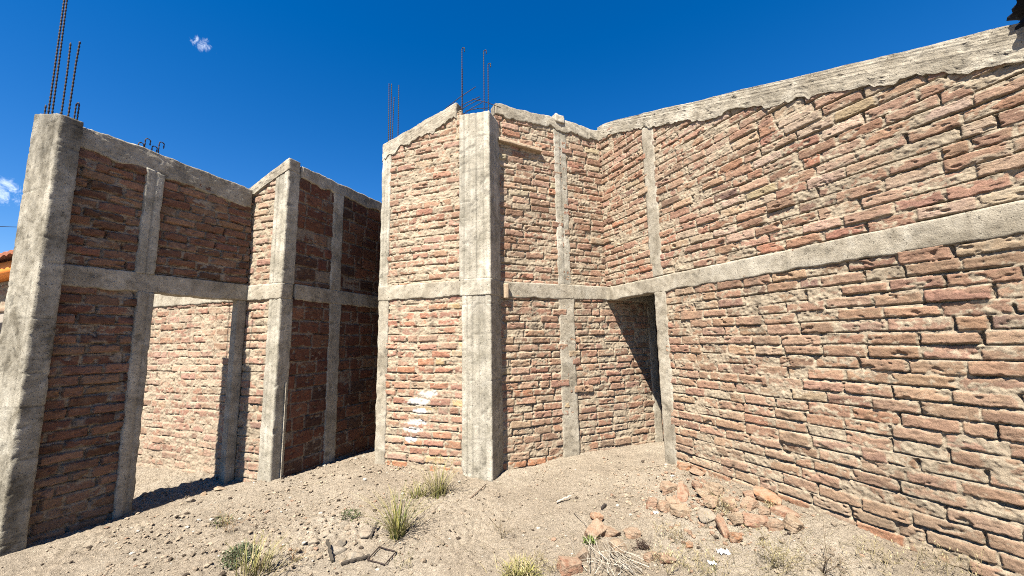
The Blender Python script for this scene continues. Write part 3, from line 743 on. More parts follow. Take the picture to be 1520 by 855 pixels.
for i in range(len(X)):
    V, T = protos[i % 10]
    r = .0052 * math.exp(rng.normal(0, .6)); r = min(r, .022)
    heap = math.exp(-((X[i] - 1.45) ** 2 / .16 + (Y[i] - 3.3) ** 2 / .35)); clodz = math.exp(-((X[i] + 1.9) ** 2 / .9 + (Y[i] - 3.3) ** 2 / .8))
    if rng.random() < .02 + .30 * heap + .10 * clodz: r = rng.uniform(.010, .028)
    a = rng.uniform(0, 6.28); ca, sa = math.cos(a), math.sin(a)
    W = V * r; W = np.stack([W[:, 0] * ca - W[:, 1] * sa, W[:, 0] * sa + W[:, 1] * ca, W[:, 2]], -1) + (X[i], Y[i], Z[i] + r * .25)
    k = rng.random()
    if rng.random() < heap * .75: k = .84
    c = np.array((.47, .375, .275)) * rng.uniform(.6, 1.2) if k < .82 else (np.array((.44, .29, .20)) * rng.uniform(.7, 1.2) if k < .86 else (np.array((.10, .075, .055)) if k < .96 else np.array((.62, .57, .49))))
    g.add(W, None, T, c)
tag(g.build('gravel', M_STONE, None, False), 'loose gravel and small clods strewn over the bare earth', None, None, 'stuff')

# ------------------------------------------------------------------ rubble, piece by piece
def rotm(rx, ry, rz):
    return np.array(Matrix.Rotation(rz, 3, 'Z') @ Matrix.Rotation(ry, 3, 'Y') @ Matrix.Rotation(rx, 3, 'X'))


def brick_chunk(dim, seed, clip=3):
    """broken brick: gridded block, corners broken off by planes, rough faces"""
    rng = np.random.default_rng(seed)
    n = 12
    i, j, k = np.meshgrid(*[np.arange(n + 1)] * 3, indexing='ij')
    surf = (i == 0) | (i == n) | (j == 0) | (j == n) | (k == 0) | (k == n)
    idx = np.full(i.shape, -1); idx[surf] = np.arange(surf.sum())
    V = np.stack([i[surf], j[surf], k[surf]], -1) / n * 2 - 1
    Q = []
    def side(A, f):
        q = np.stack([A[:-1, :-1], A[1:, :-1], A[1:, 1:], A[:-1, 1:]], -1).reshape(-1, 4); Q.append(q[:, ::-1] if f else q)
    side(idx[0], True); side(idx[-1], False); side(idx[:, 0], False); side(idx[:, -1], True); side(idx[:, :, 0], True); side(idx[:, :, -1], False)
    V = V * (1 - .035 * ((np.abs(V) > .99).sum(1) - 1))[:, None]
    for _ in range(clip):
        nn = rng.normal(size=3) * (1.3, 1, .8); nn /= np.linalg.norm(nn); c = np.abs(nn).sum() * rng.uniform(.5, .78)
        over = np.maximum(V @ nn - c, 0); V = V - over[:, None] * nn
    V = V * (1 + .07 * vol(V, 1.8, seed % 60, 2) + .05 * vol(V, 4.5, seed % 60 + 4, 3))[:, None]
    return V * np.asarray(dim) / 2, np.concatenate(Q)


RED, TAN, ORG, GREY, DUSTY, BRN = (.37, .195, .125), (.42, .30, .20), (.43, .21, .11), (.36, .315, .255), (.39, .25, .165), (.25, .165, .115)
# px, py of the foot, (length, width, height) m, tilt x, tilt y, heading deg, colour, kind, label
RUB = [
 (1016, 697, (.15, .09, .055), 5, 6, 150, ORG, 'b', 'flat orange brick end lying against the foot of the right wall beside the doorway column'),
 (1038, 704, (.15, .10, .07), 30, -32, 140, DUSTY, 'b', 'tan brick end propped steeply against the right wall, above the rubble heap'),
 (1014, 741, (.22, .10, .065), 8, -38, 60, RED, 'b', 'long reddish brick leaning upright between the doorway and the heap'),
 (993, 731, (.17, .12, .08), 10, 8, 20, DUSTY, 'b', 'broad dusty brick lump just below the doorway threshold'),
 (967, 754, (.11, .10, .09), 12, 4, 70, RED, 'b', 'square reddish half brick at the left end of the heap'),
 (987, 760, (.12, .09, .075), -8, 12, 10, DUSTY, 'b', 'rounded dusty brick bit beside the square half brick'),
 (1011, 769, (.17, .11, .08), 6, 4, -12, TAN, 'b', 'pale tan brick lump in front of the heap, broad and rounded'),
 (1000, 752, (.14, .09, .06), 14, 10, -20, DUSTY, 'b', 'dusty brick bit wedged behind the pale tan lump'),
 (1036, 727, (.12, .09, .06), 20, 0, 80, RED, 'b', 'small red brick bit under the propped tan end'),
 (1046, 741, (.13, .10, .075), -12, 14, 35, TAN, 'b', 'tan brick half buried in the middle of the heap'),
 (1064, 734, (.15, .11, .08), 22, -14, 110, TAN, 'b', 'tan tilted brick at the top of the heap near the right wall'),
 (1057, 757, (.15, .10, .07), -6, -8, 50, DUSTY, 'b', 'dusty brown brick lump in the centre of the heap'),
 (1052, 777, (.14, .11, .10), 16, 20, 0, GREY, 'c', 'pale grey mortar lump with a dark hollow under it, front of the heap'),
 (1074, 798, (.20, .075, .065), 10, -52, 95, RED, 'b', 'narrow red brick standing tilted on end in front of the heap'),
 (1085, 759, (.13, .10, .085), -18, 8, 65, DUSTY, 'b', 'brown angular brick bit behind the red one standing on end'),
 (1096, 783, (.14, .11, .09), 6, 8, 5, TAN, 'b', 'blocky tan half brick right of the red one standing on end'),
 (1091, 806, (.11, .085, .06), 0, 24, 80, ORG, 'b', 'small orange brick end lying in front of the blocky tan half'),
 (1124, 783, (.19, .10, .065), 10, 6, -15, RED, 'b', 'long flat reddish brick right of the blocky tan half'),
 (1138, 748, (.22, .14, .07), 34, 22, -35, ORG, 'b', 'large reddish brick slab leaning towards the right wall at the back of the heap'),
 (1114, 755, (.15, .11, .07), 12, -10, 20, DUSTY, 'b', 'dusty half buried brick left of the large leaning slab'),
 (1165, 768, (.20, .12, .06), 6, 10, -25, RED, 'b', 'flat red brick at the wall foot below the large leaning slab'),
 (1153, 787, (.15, .10, .06), 4, -6, -10, DUSTY, 'b', 'dusty flat brick bit at the right front of the heap'),
 (1179, 788, (.15, .12, .08), 24, 16, 30, TAN, 'b', 'pale tan triangular brick bit at the right end of the heap'),
 (886, 776, (.10, .085, .06), 8, 6, 20, ORG, 'b', 'small bright orange brick lump lying alone left of the heap'),
 (884, 800, (.17, .12, .10), 26, -22, 30, DUSTY, 'b', 'large wedge of tan brick beside the twig pile'),
 (906, 797, (.17, .11, .06), -6, 10, -8, DUSTY, 'b', 'flat dusty pink brick right of the large tan wedge'),
 (863, 835, (.11, .10, .10), 8, 0, 40, BRN, 'c', 'round brown stone left of the twig pile'),
 (848, 852, (.17, .13, .08), 5, 12, 15, RED, 'b', 'broad red brick bit at the bottom edge left of the twig pile'),
 (917, 822, (.16, .12, .09), 18, 16, 60, TAN, 'c', 'pale broken mortar lump at the back of the twig pile'),
 (938, 800, (.13, .10, .06), 4, 6, 10, DUSTY, 'b', 'dusty brick bit half buried right of the twig pile'),
 (1024, 815, (.075, .05, .04), 6, 10, 60, ORG, 'b', 'tiny orange brick crumb between the twig pile and the heap'),
 (992, 838, (.12, .09, .05), 6, 4, 12, RED, 'b', 'flat reddish brick bit near the bottom edge in the dry weeds'),
 (964, 832, (.11, .08, .05), -4, 8, 40, DUSTY, 'b', 'dusty brick bit at the right edge of the twig pile'),
 (505, 810, (.075, .06, .06), 10, 12, 25, GREY, 'c', 'upright grey concrete lump above the flat grey one at lower left'),
 (499, 826, (.12, .08, .06), 6, 8, 10, GREY, 'c', 'flat grey concrete lump beside the black stub at lower left'),
 (524, 829, (.13, .09, .05), 4, 5, -10, GREY, 'c', 'wide pale concrete lump left of the square steel stirrup'),
 (541, 799, (.12, .09, .035), 10, 14, -20, GREY, 'c', 'thin grey concrete slab beside the charred strip'),
 (466, 808, (.08, .06, .045), 6, 4, 40, GREY, 'c', 'small grey concrete chip left of the grey lumps'),
 (484, 796, (.09, .06, .04), 14, 4, 10, GREY, 'c', 'grey concrete chip behind the upright grey lump'),
 (327, 728, (.11, .07, .05), 4, 6, 30, TAN, 'c', 'pale elongated stone at the edge of the left shadow'),
 (282, 745, (.08, .06, .05), 4, 6, 0, GREY, 'c', 'pale grey stone in the shadow edge nearest the left wall'),
 (303, 736, (.06, .05, .04), 4, 6, 60, TAN, 'c', 'small tan stone in the middle of the left shadow edge'),
 (1113, 742, (.12, .09, .055), -14, 8, 70, RED, 'b', 'red brick bit wedged at the wall foot above the heap'),
 (1136, 766, (.12, .08, .05), 8, 6, 50, DUSTY, 'b', 'dusty brick bit between the long flat brick and the large leaning slab'),
]
for q, (px, py, dim, tx, ty, hd, c, kind, lab) in enumerate(RUB):
    P = on_ground(px, py)
    g = Geo()
    Rm = rotm(R(tx * .8), R(ty * .8), R(hd))
    if kind == 'b':
        V, Q = brick_chunk(np.array(dim) * (.86, .86, .92), 40 + q * 7, 6)
        V = V @ Rm.T; T = None
    else:
        V, T = lump_mesh(np.array(dim) * .56, 300 + q * 7, 3, 7, .16, 1.1); V = V @ Rm.T; Q = None
    lift = -V[:, 2].min() - .28 * (V[:, 2].max() - V[:, 2].min())
    n3 = vol(V, 30, q, 3)
    dust = sm(-.45, .5, n3 + V[:, 2] / (V[:, 2].max() + .001) * .35)[:, None]
    cc = np.array(c) * (1 + .12 * n3)[:, None] * (1 - .62 * dust) + np.array((.46, .365, .265)) * .62 * dust
    # back a touch so that the seen foot is the front of the piece
    back = np.array([P[0], P[1]]); back = back / np.linalg.norm(back) * dim[1] * .35
    xy = P[:2] + back
    depth_in = (xy - FR.p0) @ FR.n
    if depth_in < dim[1] * .5: xy = xy + FR.n * (dim[1] * .5 - depth_in)
    g.add(V + (xy[0], xy[1], float(G(xy[0], xy[1])) + lift), Q, T, cc)
    tag(g.build('brick_fragment' if kind == 'b' else ('concrete_lump' if c is GREY or c is TAN else 'stone'), M_STONE, None, False), lab, 'broken brick' if kind == 'b' else 'rubble', 'broken bricks of the heap by the right wall' if (kind == 'b' and px > 955) else None)

# ------------------------------------------------------------------ plants
def blade(g, p, hd, length, lean, w, c, curl=.6, seg=6, c2=None):
    t = np.linspace(0, 1, seg + 1)
    out = lean * (t ** (1 + curl)) * length; up = length * (t - .25 * lean * t * t)
    dirv = np.array([math.cos(hd), math.sin(hd)]); sd = np.array([-dirv[1], dirv[0]])
    wd = w * (1 - t) ** .7 + .0004
    Pc = np.stack([p[0] + dirv[0] * out, p[1] + dirv[1] * out, p[2] + up], -1)
    a = Pc + np.stack([sd[0] * wd, sd[1] * wd, 0 * t], -1); b = Pc - np.stack([sd[0] * wd, sd[1] * wd, 0 * t], -1)
    m = Pc + np.stack([0 * t, 0 * t, -wd * .5], -1)
    V = np.concatenate([a, m, b]); n = seg + 1; i = np.arange(seg)
    Q = np.concatenate([np.stack([i, i + 1, i + 1 + n, i + n], -1), np.stack([i + n, i + n + 1, i + 1 + 2 * n, i + 2 * n], -1)])
    col = np.array(c)[None] * (1 - t[:, None]) + np.array(c2 if c2 is not None else c)[None] * t[:, None]
    g.add(V, Q, None, np.tile(col, (3, 1)))


GRN, YEL, STRAW, DKG = (.105, .15, .03), (.30, .28, .08), (.46, .38, .21), (.075, .10, .045)


def tuft(name, px, py, n, hgt, spread, cols, lean, label, cat='grass tuft', seed=1, w=.0022, base_r=.03, leafy=0, dead=0, seeds=0):
    rng = np.random.default_rng(seed); P = on_ground(px, py); g = Geo()
    for i in range(n):
        a = rng.uniform(0, 6.283); r = base_r * math.sqrt(rng.random())
        p = np.array([P[0] + r * math.cos(a) * 1.3, P[1] + r * math.sin(a), 0]); p[2] = float(G(p[0], p[1])) - .006
        c = np.array(cols[rng.integers(len(cols))]) * rng.uniform(.75, 1.25)
        c2 = c * rng.uniform(.9, 1.3) if rng.random() < .6 else np.array(STRAW) * rng.uniform(.7, 1.1)
        blade(g, p, a + rng.normal(0, .5), hgt * rng.uniform(.45, 1.1), rng.uniform(.05, lean), w * rng.uniform(.7, 1.3), c, rng.uniform(.3, 1.2), 6, c2)
    for i in range(dead):
        a = rng.uniform(0, 6.283); p = np.array([P[0] + rng.normal(0, base_r * 1.3), P[1] + rng.normal(0, base_r), 0]); p[2] = float(G(p[0], p[1]))
        blade(g, p, a, hgt * rng.uniform(.3, .7), rng.uniform(.8, 1.8), w, np.array(STRAW) * rng.uniform(.5, 1.1), .2, 5)
    for i in range(leafy):
        a = rng.uniform(0, 6.283); r = spread * math.sqrt(rng.random()); hh_ = hgt * rng.random() * (1 - r / spread * .6)
        p = np.array([P[0] + r * math.cos(a), P[1] + r * math.sin(a), 0]); p[2] = float(G(p[0], p[1])) + hh_
        blade(g, p, rng.uniform(0, 6.28), rng.uniform(.012, .03), rng.uniform(.5, 2), w * 1.6, np.array(cols[rng.integers(len(cols))]) * rng.uniform(.6, 1.3), .5, 3)
    for i in range(seeds):
        a = rng.uniform(0, 6.28); top = np.array([P[0] + rng.normal(0, spread), P[1] + rng.normal(0, spread), P[2] + hgt * rng.uniform(.9, 1.5)])
        tube(g, [P + (0, 0, -.01), (P + top) / 2 + rng.normal(0, .01, 3), top], .0011, 4, c=np.array(STRAW) * .8, taper=.0006)
        for k in range(9):
            q = top - (top - P) * .03 * k; blade(g, q, rng.uniform(0, 6.28), .02, .9, .0018, np.array((.30, .27, .10)), .3, 3)
    return tag(g.build(name, M_PLANT), label, cat)


def brush(name, px, py, n, hgt, label, cols, seed=1, spread=.12, cat='dry weed', rad=.0011, kink=.3):
    """open dry weed of branching thin stems"""
    rng = np.random.default_rng(seed); P = on_ground(px, py); g = Geo()
    for i in range(n):
        b = np.array([P[0] + rng.normal(0, spread * .4), P[1] + rng.normal(0, spread * .3), 0]); b[2] = float(G(b[0], b[1])) - .004
        a = rng.uniform(0, 6.28); le = rng.uniform(.15, 1.1); H_ = hgt * rng.uniform(.4, 1.1)
        pts = [b]; dv = np.array([math.cos(a) * le, math.sin(a) * le, 1.]); dv /= np.linalg.norm(dv)
        for k in range(5):
            dv = dv + rng.normal(0, kink * .5, 3); dv /= np.linalg.norm(dv); pts.append(pts[-1] + dv * H_ / 5)
        pts = np.array(pts); pts[:, 2] = np.maximum(pts[:, 2], b[2] + .002)
        c = np.array(cols[rng.integers(len(cols))]) * rng.uniform(.6, 1.2)
        tube(g, pts, rad, 4, c=c, taper=rad * .5)
        for k in range(2, 5):
            for _ in range(2):
                dv2 = rng.normal(0, 1, 3); dv2[2] = abs(dv2[2]) * .8; dv2 /= np.linalg.norm(dv2)
                tw = pts[k] + dv2 * H_ * .22
                tube(g, [pts[k], (pts[k] + tw) / 2 + rng.normal(0, .004, 3), tw], rad * .7, 3, c=c, taper=rad * .3)
                if rng.random() < .55: blade(g, tw, rng.uniform(0, 6.28), .012, .8, .002, c * 1.1, .3, 2)
    return tag(g.build(name, M_PLANT), label, cat)


tuft('grass_tuft', 590, 795, 150, .36, .10, [GRN, (.16, .19, .045), YEL, YEL], 1.15, 'tall upright green grass tuft in front of the bay wall', seed=21, base_r=.045, dead=26)
tuft('grass_tuft', 650, 735, 130, .30, .12, [(.16, .17, .05), YEL, STRAW], .9, 'yellow green grass tuft right below the tall pillar of the bay', seed=22, base_r=.06, dead=20, seeds=7)
tuft('grass_tuft', 622, 738, 90, .15, .12, [(.20, .20, .06), YEL], 1.2, 'low spreading yellow grass tuft left of the one under the pillar', seed=23, base_r=.06, dead=20)
tuft('leafy_weed', 356, 829, 20, .10, .11, [DKG, (.09, .12, .06)], 1.0, 'dark green leafy weed behind the pale grass at lower left', 'weed', seed=24, leafy=420, base_r=.05)
tuft('grass_tuft', 376, 856, 130, .22, .12, [YEL, STRAW, (.22, .22, .08)], .9, 'pale yellowish grass tuft at the bottom edge, lower left', seed=25, base_r=.08, dead=30, seeds=4)
tuft('leafy_weed', 520, 770, 12, .06, .08, [DKG, (.12, .13, .06)], 1.0, 'small dusty green weed on the bare earth left of the tall green tuft', 'weed', seed=26, leafy=110, base_r=.03)
brush('dry_weed', 338, 790, 9, .2, 'reddish dry weed above the dark leafy one', [(.38, .20, .10), (.34, .24, .12)], 31, .07)
tuft('leafy_weed', 330, 780, 14, .09, .08, [(.18, .17, .07), DKG], 1.0, 'small olive weed beside the reddish dry one', 'weed', seed=27, leafy=80, base_r=.03)
tuft('grass_tuft', 772, 856, 240, .11, .11, [YEL, (.24, .22, .08), STRAW], 1.3, 'low mossy yellow grass patch at the bottom edge, centre', seed=28, base_r=.07, leafy=160, dead=20)
brush('dry_weed', 812, 850, 14, .16, 'thin dry weed right of the low mossy grass patch', [STRAW, (.3, .24, .13)], 32, .1)
brush('dry_weed', 745, 800, 7, .15, 'tiny dry weed alone on the bare earth in the centre', [(.28, .22, .13)], 33, .004)
brush('dry_weed', 1000, 800, 22, .15, 'dry straw weed between the twig pile and the brick heap', [STRAW, (.36, .28, .15), (.26, .21, .11)], 34, .16)
brush('dry_weed', 1075, 762, 24, .14, 'tangled dry weed growing through the brick heap', [(.36, .28, .15), STRAW], 35, .15)
brush('dry_weed', 1150, 846, 34, .24, 'bushy straw coloured weed in front of the right wall', [STRAW, (.42, .36, .18), (.30, .25, .12)], 36, .14)
brush('dry_weed', 1222, 852, 10, .30, 'sparse dark stemmed weed right of the bushy straw one', [(.16, .11, .07), (.22, .16, .1)], 37, .005, rad=.0015)
brush('dry_weed', 1050, 850, 26, .13, 'low dry weed at the bottom edge below the paper scraps', [STRAW, (.36, .28, .15), (.25, .24, .1)], 38, .2)
brush('dry_weed', 1300, 838, 26, .14, 'dry weed along the foot of the right wall near its middle', [STRAW, (.40, .33, .19)], 39, .2)
brush('dry_weed', 1395, 852, 22, .16, 'dry weed at the wall foot in the lower right', [STRAW, (.40, .33, .19), (.26, .21, .12)], 40, .2)
brush('dry_weed', 1140, 757, 12, .12, 'dry weed behind the large leaning brick slab', [STRAW, (.36, .28, .15)], 41, .005)
brush('dry_weed', 440, 830, 12, .12, 'dry straw weed between the pale grass and the grey lumps', [(.42, .32, .18), (.40, .24, .12)], 42, .12)
tuft('leafy_weed', 876, 806, 8, .05, .05, [(.13, .18, .04)], 1.0, 'small bright green weed under the tan brick wedge', 'weed', seed=29, leafy=60, base_r=.02)
brush('dry_weed', 1000, 842, 30, .12, 'matted straw right of the twig pile at the bottom edge', [STRAW, (.44, .36, .2)], 43, .2)
brush('dry_weed', 600, 845, 8, .12, 'sparse weed right of the square steel stirrup', [(.2, .18, .09), STRAW], 44, .1)
brush('dry_bramble', 955, 815, 40, .09, 'round dark brown dried plant beside the pale mortar lump', [(.07, .045, .035), (.10, .06, .045)], 45, .06, 'dry plant', .0013, .9)

# dry straw trodden into the earth, thickest along the right wall
rng = np.random.default_rng(88); g = Geo()
for i in range(1500):
    if rng.random() < .62: x, y = rng.normal(1.35, .5), rng.normal(2.55, .35)
    else: x, y = rng.uniform(-2.4, 2.4), rng.uniform(2.4, 4.2)
    if (np.array([x, y]) - FR.p0) @ FR.n < .05 or y < 2.25: continue
    a = rng.uniform(0, 6.28); L_ = rng.uniform(.02, .09); c_ = np.array((.44, .37, .23)) * rng.uniform(.45, 1.15)
    t = np.array([-.5, 0, .5]); px_ = x + np.cos(a + t * .4) * L_ * t; py_ = y + np.sin(a + t * .4) * L_ * t
    tube(g, np.stack([px_, py_, G(px_, py_) + .004 + np.abs(rng.normal(0, .004, 3))], -1), rng.uniform(.0006, .0013), 4, c=c_, taper=.0005)
tag(g.build('dry_straw', M_PLANT), 'short bits of dry straw scattered over the bare earth', None, None, 'stuff')

# pile of pale dry twigs
rng = np.random.default_rng(61); P = on_ground(905, 838); g = Geo()
for i in range(48):
    a = rng.normal(1.9, .55); L_ = rng.uniform(.08, .34); c0 = np.array([P[0] + rng.normal(0, .10), P[1] + rng.normal(0, .07)])
    pts = []
    z0 = rng.uniform(0.005, .06); bend = rng.normal(0, .25)
    for t in np.linspace(-.5, .5, 5):
        x = c0[0] + math.cos(a + bend * t) * L_ * t; y = c0[1] + math.sin(a + bend * t) * L_ * t
        pts.append((x, y, float(G(x, y)) + z0 + rng.normal(0, .003) + max(0, t) * rng.uniform(0, .12)))
    tube(g, pts, rng.uniform(.0012, .0034), 5, c=np.array((.55, .49, .40)) * rng.uniform(.55, 1.15), taper=.0008)
tag(g.build('twig_pile', M_PLANT), 'pile of bleached dry twigs at the bottom edge, among brick bits', 'twigs')
g = Geo(); P = on_ground(880, 800); P2 = on_ground(852, 764)
tube(g, [P2 + (0, 0, .01), (P + P2) / 2 + (0, 0, .06), P + (0, 0, .03), on_ground(892, 835) + (0, 0, .04)], .0028, 6, c=(.42, .37, .30), taper=.0018)
tag(g.build('stick', M_PLANT), 'long thin stick rising from the twig pile', 'stick')
g = Geo(); P = on_ground(698, 741); P2 = on_ground(722, 722)
tube(g, [P + (0, 0, .006), (P + P2) / 2 + (0, 0, .012), P2 + (0, 0, .02)], .006, 6, c=(.20, .14, .10), taper=.004)
tag(g.build('stick', M_SMALL), 'short dark stick lying at the foot of the tall pillar', 'stick')
g = Geo(); P = on_ground(725, 770); P2 = on_ground(752, 800)
tube(g, [P + (0, 0, .004), (P + P2) / 2 + (0, 0, .008), P2 + (0, 0, .004)], .002, 5, c=(.24, .18, .13), taper=.0012)
tag(g.build('twig', M_SMALL), 'thin dark twig lying on the bare earth in the centre', 'twig')

# ------------------------------------------------------------------ odds and ends on the ground
def strip(name, pxa, pxb, w, th, c, label, cat, lift=.006, rough=.004, seed=3, raise_b=0.0):
    A = on_ground(*pxa); B = on_ground(*pxb)
    L_ = np.linalg.norm(B[:2] - A[:2]); u = (B[:2] - A[:2]) / L_; n = np.array([-u[1], u[0]])
    m = 14; rng = np.random.default_rng(seed); t = np.linspace(0, 1, m); g = Geo()
    wv = w * (.75 + .5 * rng.random(m)); cl = np.stack([A[0] + (B[0] - A[0]) * t, A[1] + (B[1] - A[1]) * t], -1) + n * (rng.normal(0, rough, m))[:, None]
    zc = G(cl[:, 0], cl[:, 1]).max() * 0 + np.interp(t, [0, 1], [A[2], B[2]]) + lift + raise_b * t
    V = []
    for sgn, dz in ((-1, 0), (-1, th), (1, th), (1, 0)):
        V.append(np.concatenate([cl + n * (sgn * wv / 2)[:, None], (zc + dz)[:, None]], 1))
    V = np.concatenate(V); I = np.arange(4 * m).reshape(4, m); J = np.roll(I, -1, 0)
    Q = np.stack([I[:, :-1], I[:, 1:], J[:, 1:], J[:, :-1]], -1).reshape(-1, 4)
    caps = np.array([[I[0, 0], I[1, 0], I[2, 0], I[3, 0]], [I[3, -1], I[2, -1], I[1, -1], I[0, -1]]])
    g.add(V, np.concatenate([Q, caps]), None, c)
    return tag(g.build(name, M_SMALL, None, False), label, cat)


strip('charred_board', (506, 840), (549, 828), .024, .012, (.075, .062, .05), 'charred black strip of board beside the square steel stirrup', 'board')
strip('charred_board', (549, 801), (560, 784), .018, .012, (.075, .062, .05), 'short charred strip beside the thin grey slab', 'board', raise_b=.02)
strip('charred_stub', (493, 838), (486, 818), .018, .016, (.085, .072, .056), 'black stub standing beside the flat grey lump', 'board', raise_b=.05)
strip('plastic_strip', (826, 748), (848, 742), .02, .004, (.50, .45, .38), 'pale curled strip of plastic lying in front of the back wall', 'litter', lift=.012, raise_b=.02, rough=.006)
strip('charred_board', (893, 758), (899, 752), .02, .015, (.05, .04, .035), 'tiny black scrap of wood above the bright orange brick lump', 'scrap')

# square steel stirrup
pts = [on_ground(*p) for p in ((545, 834), (563, 815), (588, 822), (571, 841))]
zc = max(p[2] for p in pts) + .012
g = Geo()
for a in range(4):
    A, B = pts[a], pts[(a + 1) % 4]
    A = np.array([A[0], A[1], A[2] + .012]); B = np.array([B[0], B[1], B[2] + .012])
    tube(g, np.linspace(A, B, 4), .0042, 6)
tag(g.build('steel_stirrup', M_STEEL), 'square bent steel stirrup lying on the earth at lower left of centre', 'stirrup')


def paper(px, py, size, seed, label):
    P = on_ground(px, py); rng = np.random.default_rng(seed); n = 9
    a, b = np.meshgrid(np.linspace(-1, 1, n), np.linspace(-1, 1, n)); X = a * size; Y = b * size * .75
    Z = .35 * size * (1 + np.abs(fbm2(a * 1.6 + seed, b * 1.6, seed, 2)) * 1.5) + .12 * size * rng.normal(size=a.shape)
    X = X + .2 * size * fbm2(a * 2 + 5, b * 2, seed + 2, 2)
    V = np.stack([X + P[0], Y + P[1], Z + P[2] - .1 * size], -1).reshape(-1, 3); I = np.arange(n * n).reshape(n, n)
    Q = np.stack([I[:-1, :-1], I[:-1, 1:], I[1:, 1:], I[1:, :-1]], -1).reshape(-1, 4)
    V2 = V - (0, 0, .0015); e = np.concatenate([I[0], I[1:, -1], I[-1, -2::-1], I[-2:0:-1, 0]]); f = np.roll(e, -1)
    g = Geo(); g.add(np.concatenate([V, V2]), np.concatenate([Q, Q[:, ::-1] + n * n, np.stack([f, e, e + n * n, f + n * n], -1)]))
    tag(g.build('paper_scrap', M_PAPER, None, False), label, 'litter')


paper(1074, 822, .035, 3, 'crumpled white paper scrap in front of the brick heap')
paper(1057, 838, .022, 4, 'smaller white paper scrap nearest the bottom edge')
paper(974, 762, .018, 5, 'tiny white scrap beside the square half brick')

# ------------------------------------------------------------------ light, sky, camera
SUN_AZ, SUN_EL = 27.0, 54.9        # light travels towards this bearing
v = Vector((math.sin(R(SUN_AZ)) * math.cos(R(SUN_EL)), math.cos(R(SUN_AZ)) * math.cos(R(SUN_EL)), -math.sin(R(SUN_EL))))
sd = bpy.data.lights.new('sun', 'SUN'); sd.energy = 5.0; sd.angle = R(.5); sd.color = (1.0, .94, .83)
so = bpy.data.objects.new('sun', sd); COL.objects.link(so); so.rotation_euler = v.to_track_quat('-Z', 'Y').to_euler(); so.location = (-4, -6, 12)

w = bpy.data.worlds.new('World'); scene.world = w; w.use_nodes = True
nt = w.node_tree; nt.nodes.clear()
out = node(nt, 'ShaderNodeOutputWorld'); bg = node(nt, 'ShaderNodeBackground'); nt.links.new(bg.outputs[0], out.inputs[0])
sky = node(nt, 'ShaderNodeTexSky', sky_type='NISHITA'); sky.sun_disc = False
sky.sun_elevation = R(SUN_EL); sky.sun_rotation = R(SUN_AZ + 180)
sky.altitude = 0; sky.air_density = 1.0; sky.dust_density = 0; sky.ozone_density = 4
# clear, saturated mountain sky: pull some of the blue out of the red and green channels
sep = node(nt, 'ShaderNodeSeparateColor'); nt.links.new(sky.outputs[0], sep.inputs[0])
comb = node(nt, 'ShaderNodeCombineColor')
def lin(a, ka, b, kb):
    m = node(nt, 'ShaderNodeMath', operation='MULTIPLY'); nt.links.new(a, m.inputs[0]); m.inputs[1].default_value = ka
    n = node(nt, 'ShaderNodeMath', operation='MULTIPLY_ADD', use_clamp=False); nt.links.new(b, n.inputs[0]); n.inputs[1].default_value = kb; nt.links.new(m.outputs[0], n.inputs[2])
    x = node(nt, 'ShaderNodeMath', operation='MAXIMUM'); nt.links.new(n.outputs[0], x.inputs[0]); x.inputs[1].default_value = 0
    return x.outputs[0]
nt.links.new(lin(sep.outputs[0], 1.31, sep.outputs[2], -.365), comb.inputs[0])
nt.links.new(lin(sep.outputs[1], 1.20, sep.outputs[2], -.365), comb.inputs[1])
nt.links.new(lin(sep.outputs[2], .89, sep.outputs[2], 0), comb.inputs[2])
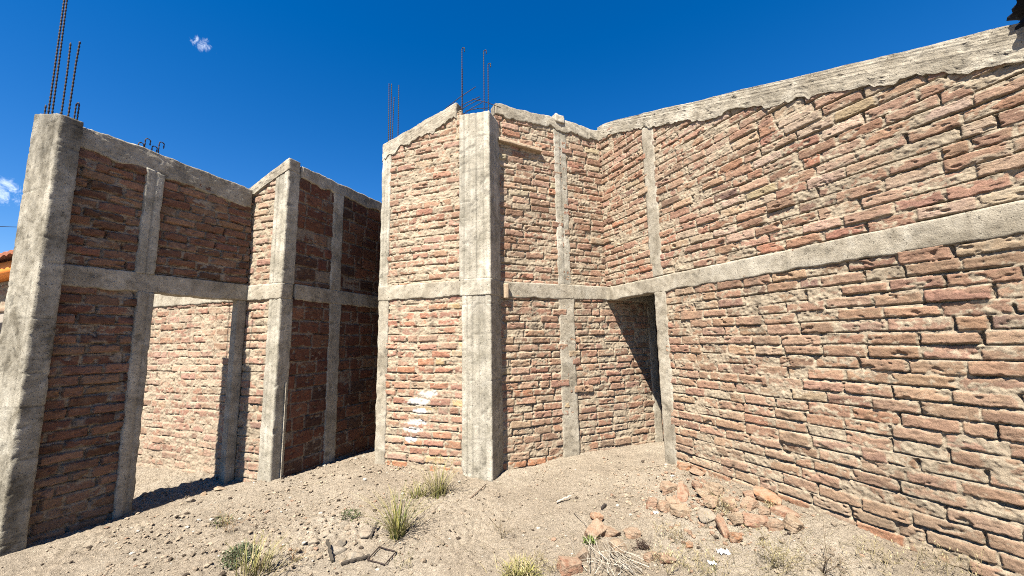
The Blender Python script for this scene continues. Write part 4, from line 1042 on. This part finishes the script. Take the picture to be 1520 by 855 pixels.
# two wisps of cloud, fixed in the sky
tc = node(nt, 'ShaderNodeTexCoord').outputs['Generated']
total = None
for (px, py, size, stren) in ((303, 66, .040, 1.0), (8, 293, .045, .85), (2, 270, .04, .7)):
    d = ray(px, py); d = d / np.linalg.norm(d)
    mp = node(nt, 'ShaderNodeVectorMath', operation='SUBTRACT'); nt.links.new(tc, mp.inputs[0]); mp.inputs[1].default_value = tuple(d)
    sc_ = node(nt, 'ShaderNodeVectorMath', operation='MULTIPLY'); nt.links.new(mp.outputs[0], sc_.inputs[0]); sc_.inputs[1].default_value = (1, 1, 1.5)
    ln = node(nt, 'ShaderNodeVectorMath', operation='LENGTH'); nt.links.new(sc_.outputs[0], ln.inputs[0])
    mr = node(nt, 'ShaderNodeMapRange', interpolation_type='SMOOTHSTEP'); nt.links.new(ln.outputs['Value'], mr.inputs[0])
    mr.inputs[1].default_value = size; mr.inputs[2].default_value = 0; mr.inputs[3].default_value = 0; mr.inputs[4].default_value = stren
    total = mr.outputs[0] if total is None else None or (lambda a, b: (lambda n: (nt.links.new(a, n.inputs[0]), nt.links.new(b, n.inputs[1]), n.outputs[0])[2])(node(nt, 'ShaderNodeMath', operation='ADD')))(total, mr.outputs[0])
cn = noise(nt, tc, 55, 7, .66, 1.2)
mu0 = node(nt, 'ShaderNodeMath', operation='MULTIPLY_ADD'); nt.links.new(total, mu0.inputs[0]); mu0.inputs[1].default_value = .5; nt.links.new(cn, mu0.inputs[2])
mu = node(nt, 'ShaderNodeMapRange', interpolation_type='SMOOTHSTEP'); nt.links.new(mu0.outputs[0], mu.inputs[0])
mu.inputs[1].default_value = .80; mu.inputs[2].default_value = 1.15; mu.inputs[3].default_value = 0; mu.inputs[4].default_value = .5
cl = mixc(nt, comb.outputs[0], (9., 9.6, 10.5), mu.outputs[0])
nt.links.new(cl, bg.inputs['Color']); bg.inputs['Strength'].default_value = .05

cd = bpy.data.cameras.new('camera'); cam = bpy.data.objects.new('camera', cd); COL.objects.link(cam)
cd.sensor_width = 36; cd.lens = FPX / 1520 * 36; cd.shift_y = 2.5 / 1520; cd.clip_start = .05; cd.clip_end = 2000
Mx = Matrix.Identity(4)
for a in range(3):
    Mx[a][0] = c_r[a]; Mx[a][1] = c_u[a]; Mx[a][2] = -_zf[a]
Mx[0][3], Mx[1][3], Mx[2][3] = 0, 0, CAM_H
cam.matrix_world = Mx
scene.camera = cam

scene.render.engine = 'CYCLES'
scene.view_settings.view_transform = 'Standard'; scene.view_settings.look = 'None'
scene.view_settings.exposure = 1.92; scene.view_settings.gamma = 1.0
scene.cycles.max_bounces = 6; scene.cycles.diffuse_bounces = 1
scene.cycles.use_denoising = False
scene.cycles.filter_width = 1.0
scene.cycles.sample_clamp_indirect = 3.0
scene.render.resolution_x = 1024; scene.render.resolution_y = 576
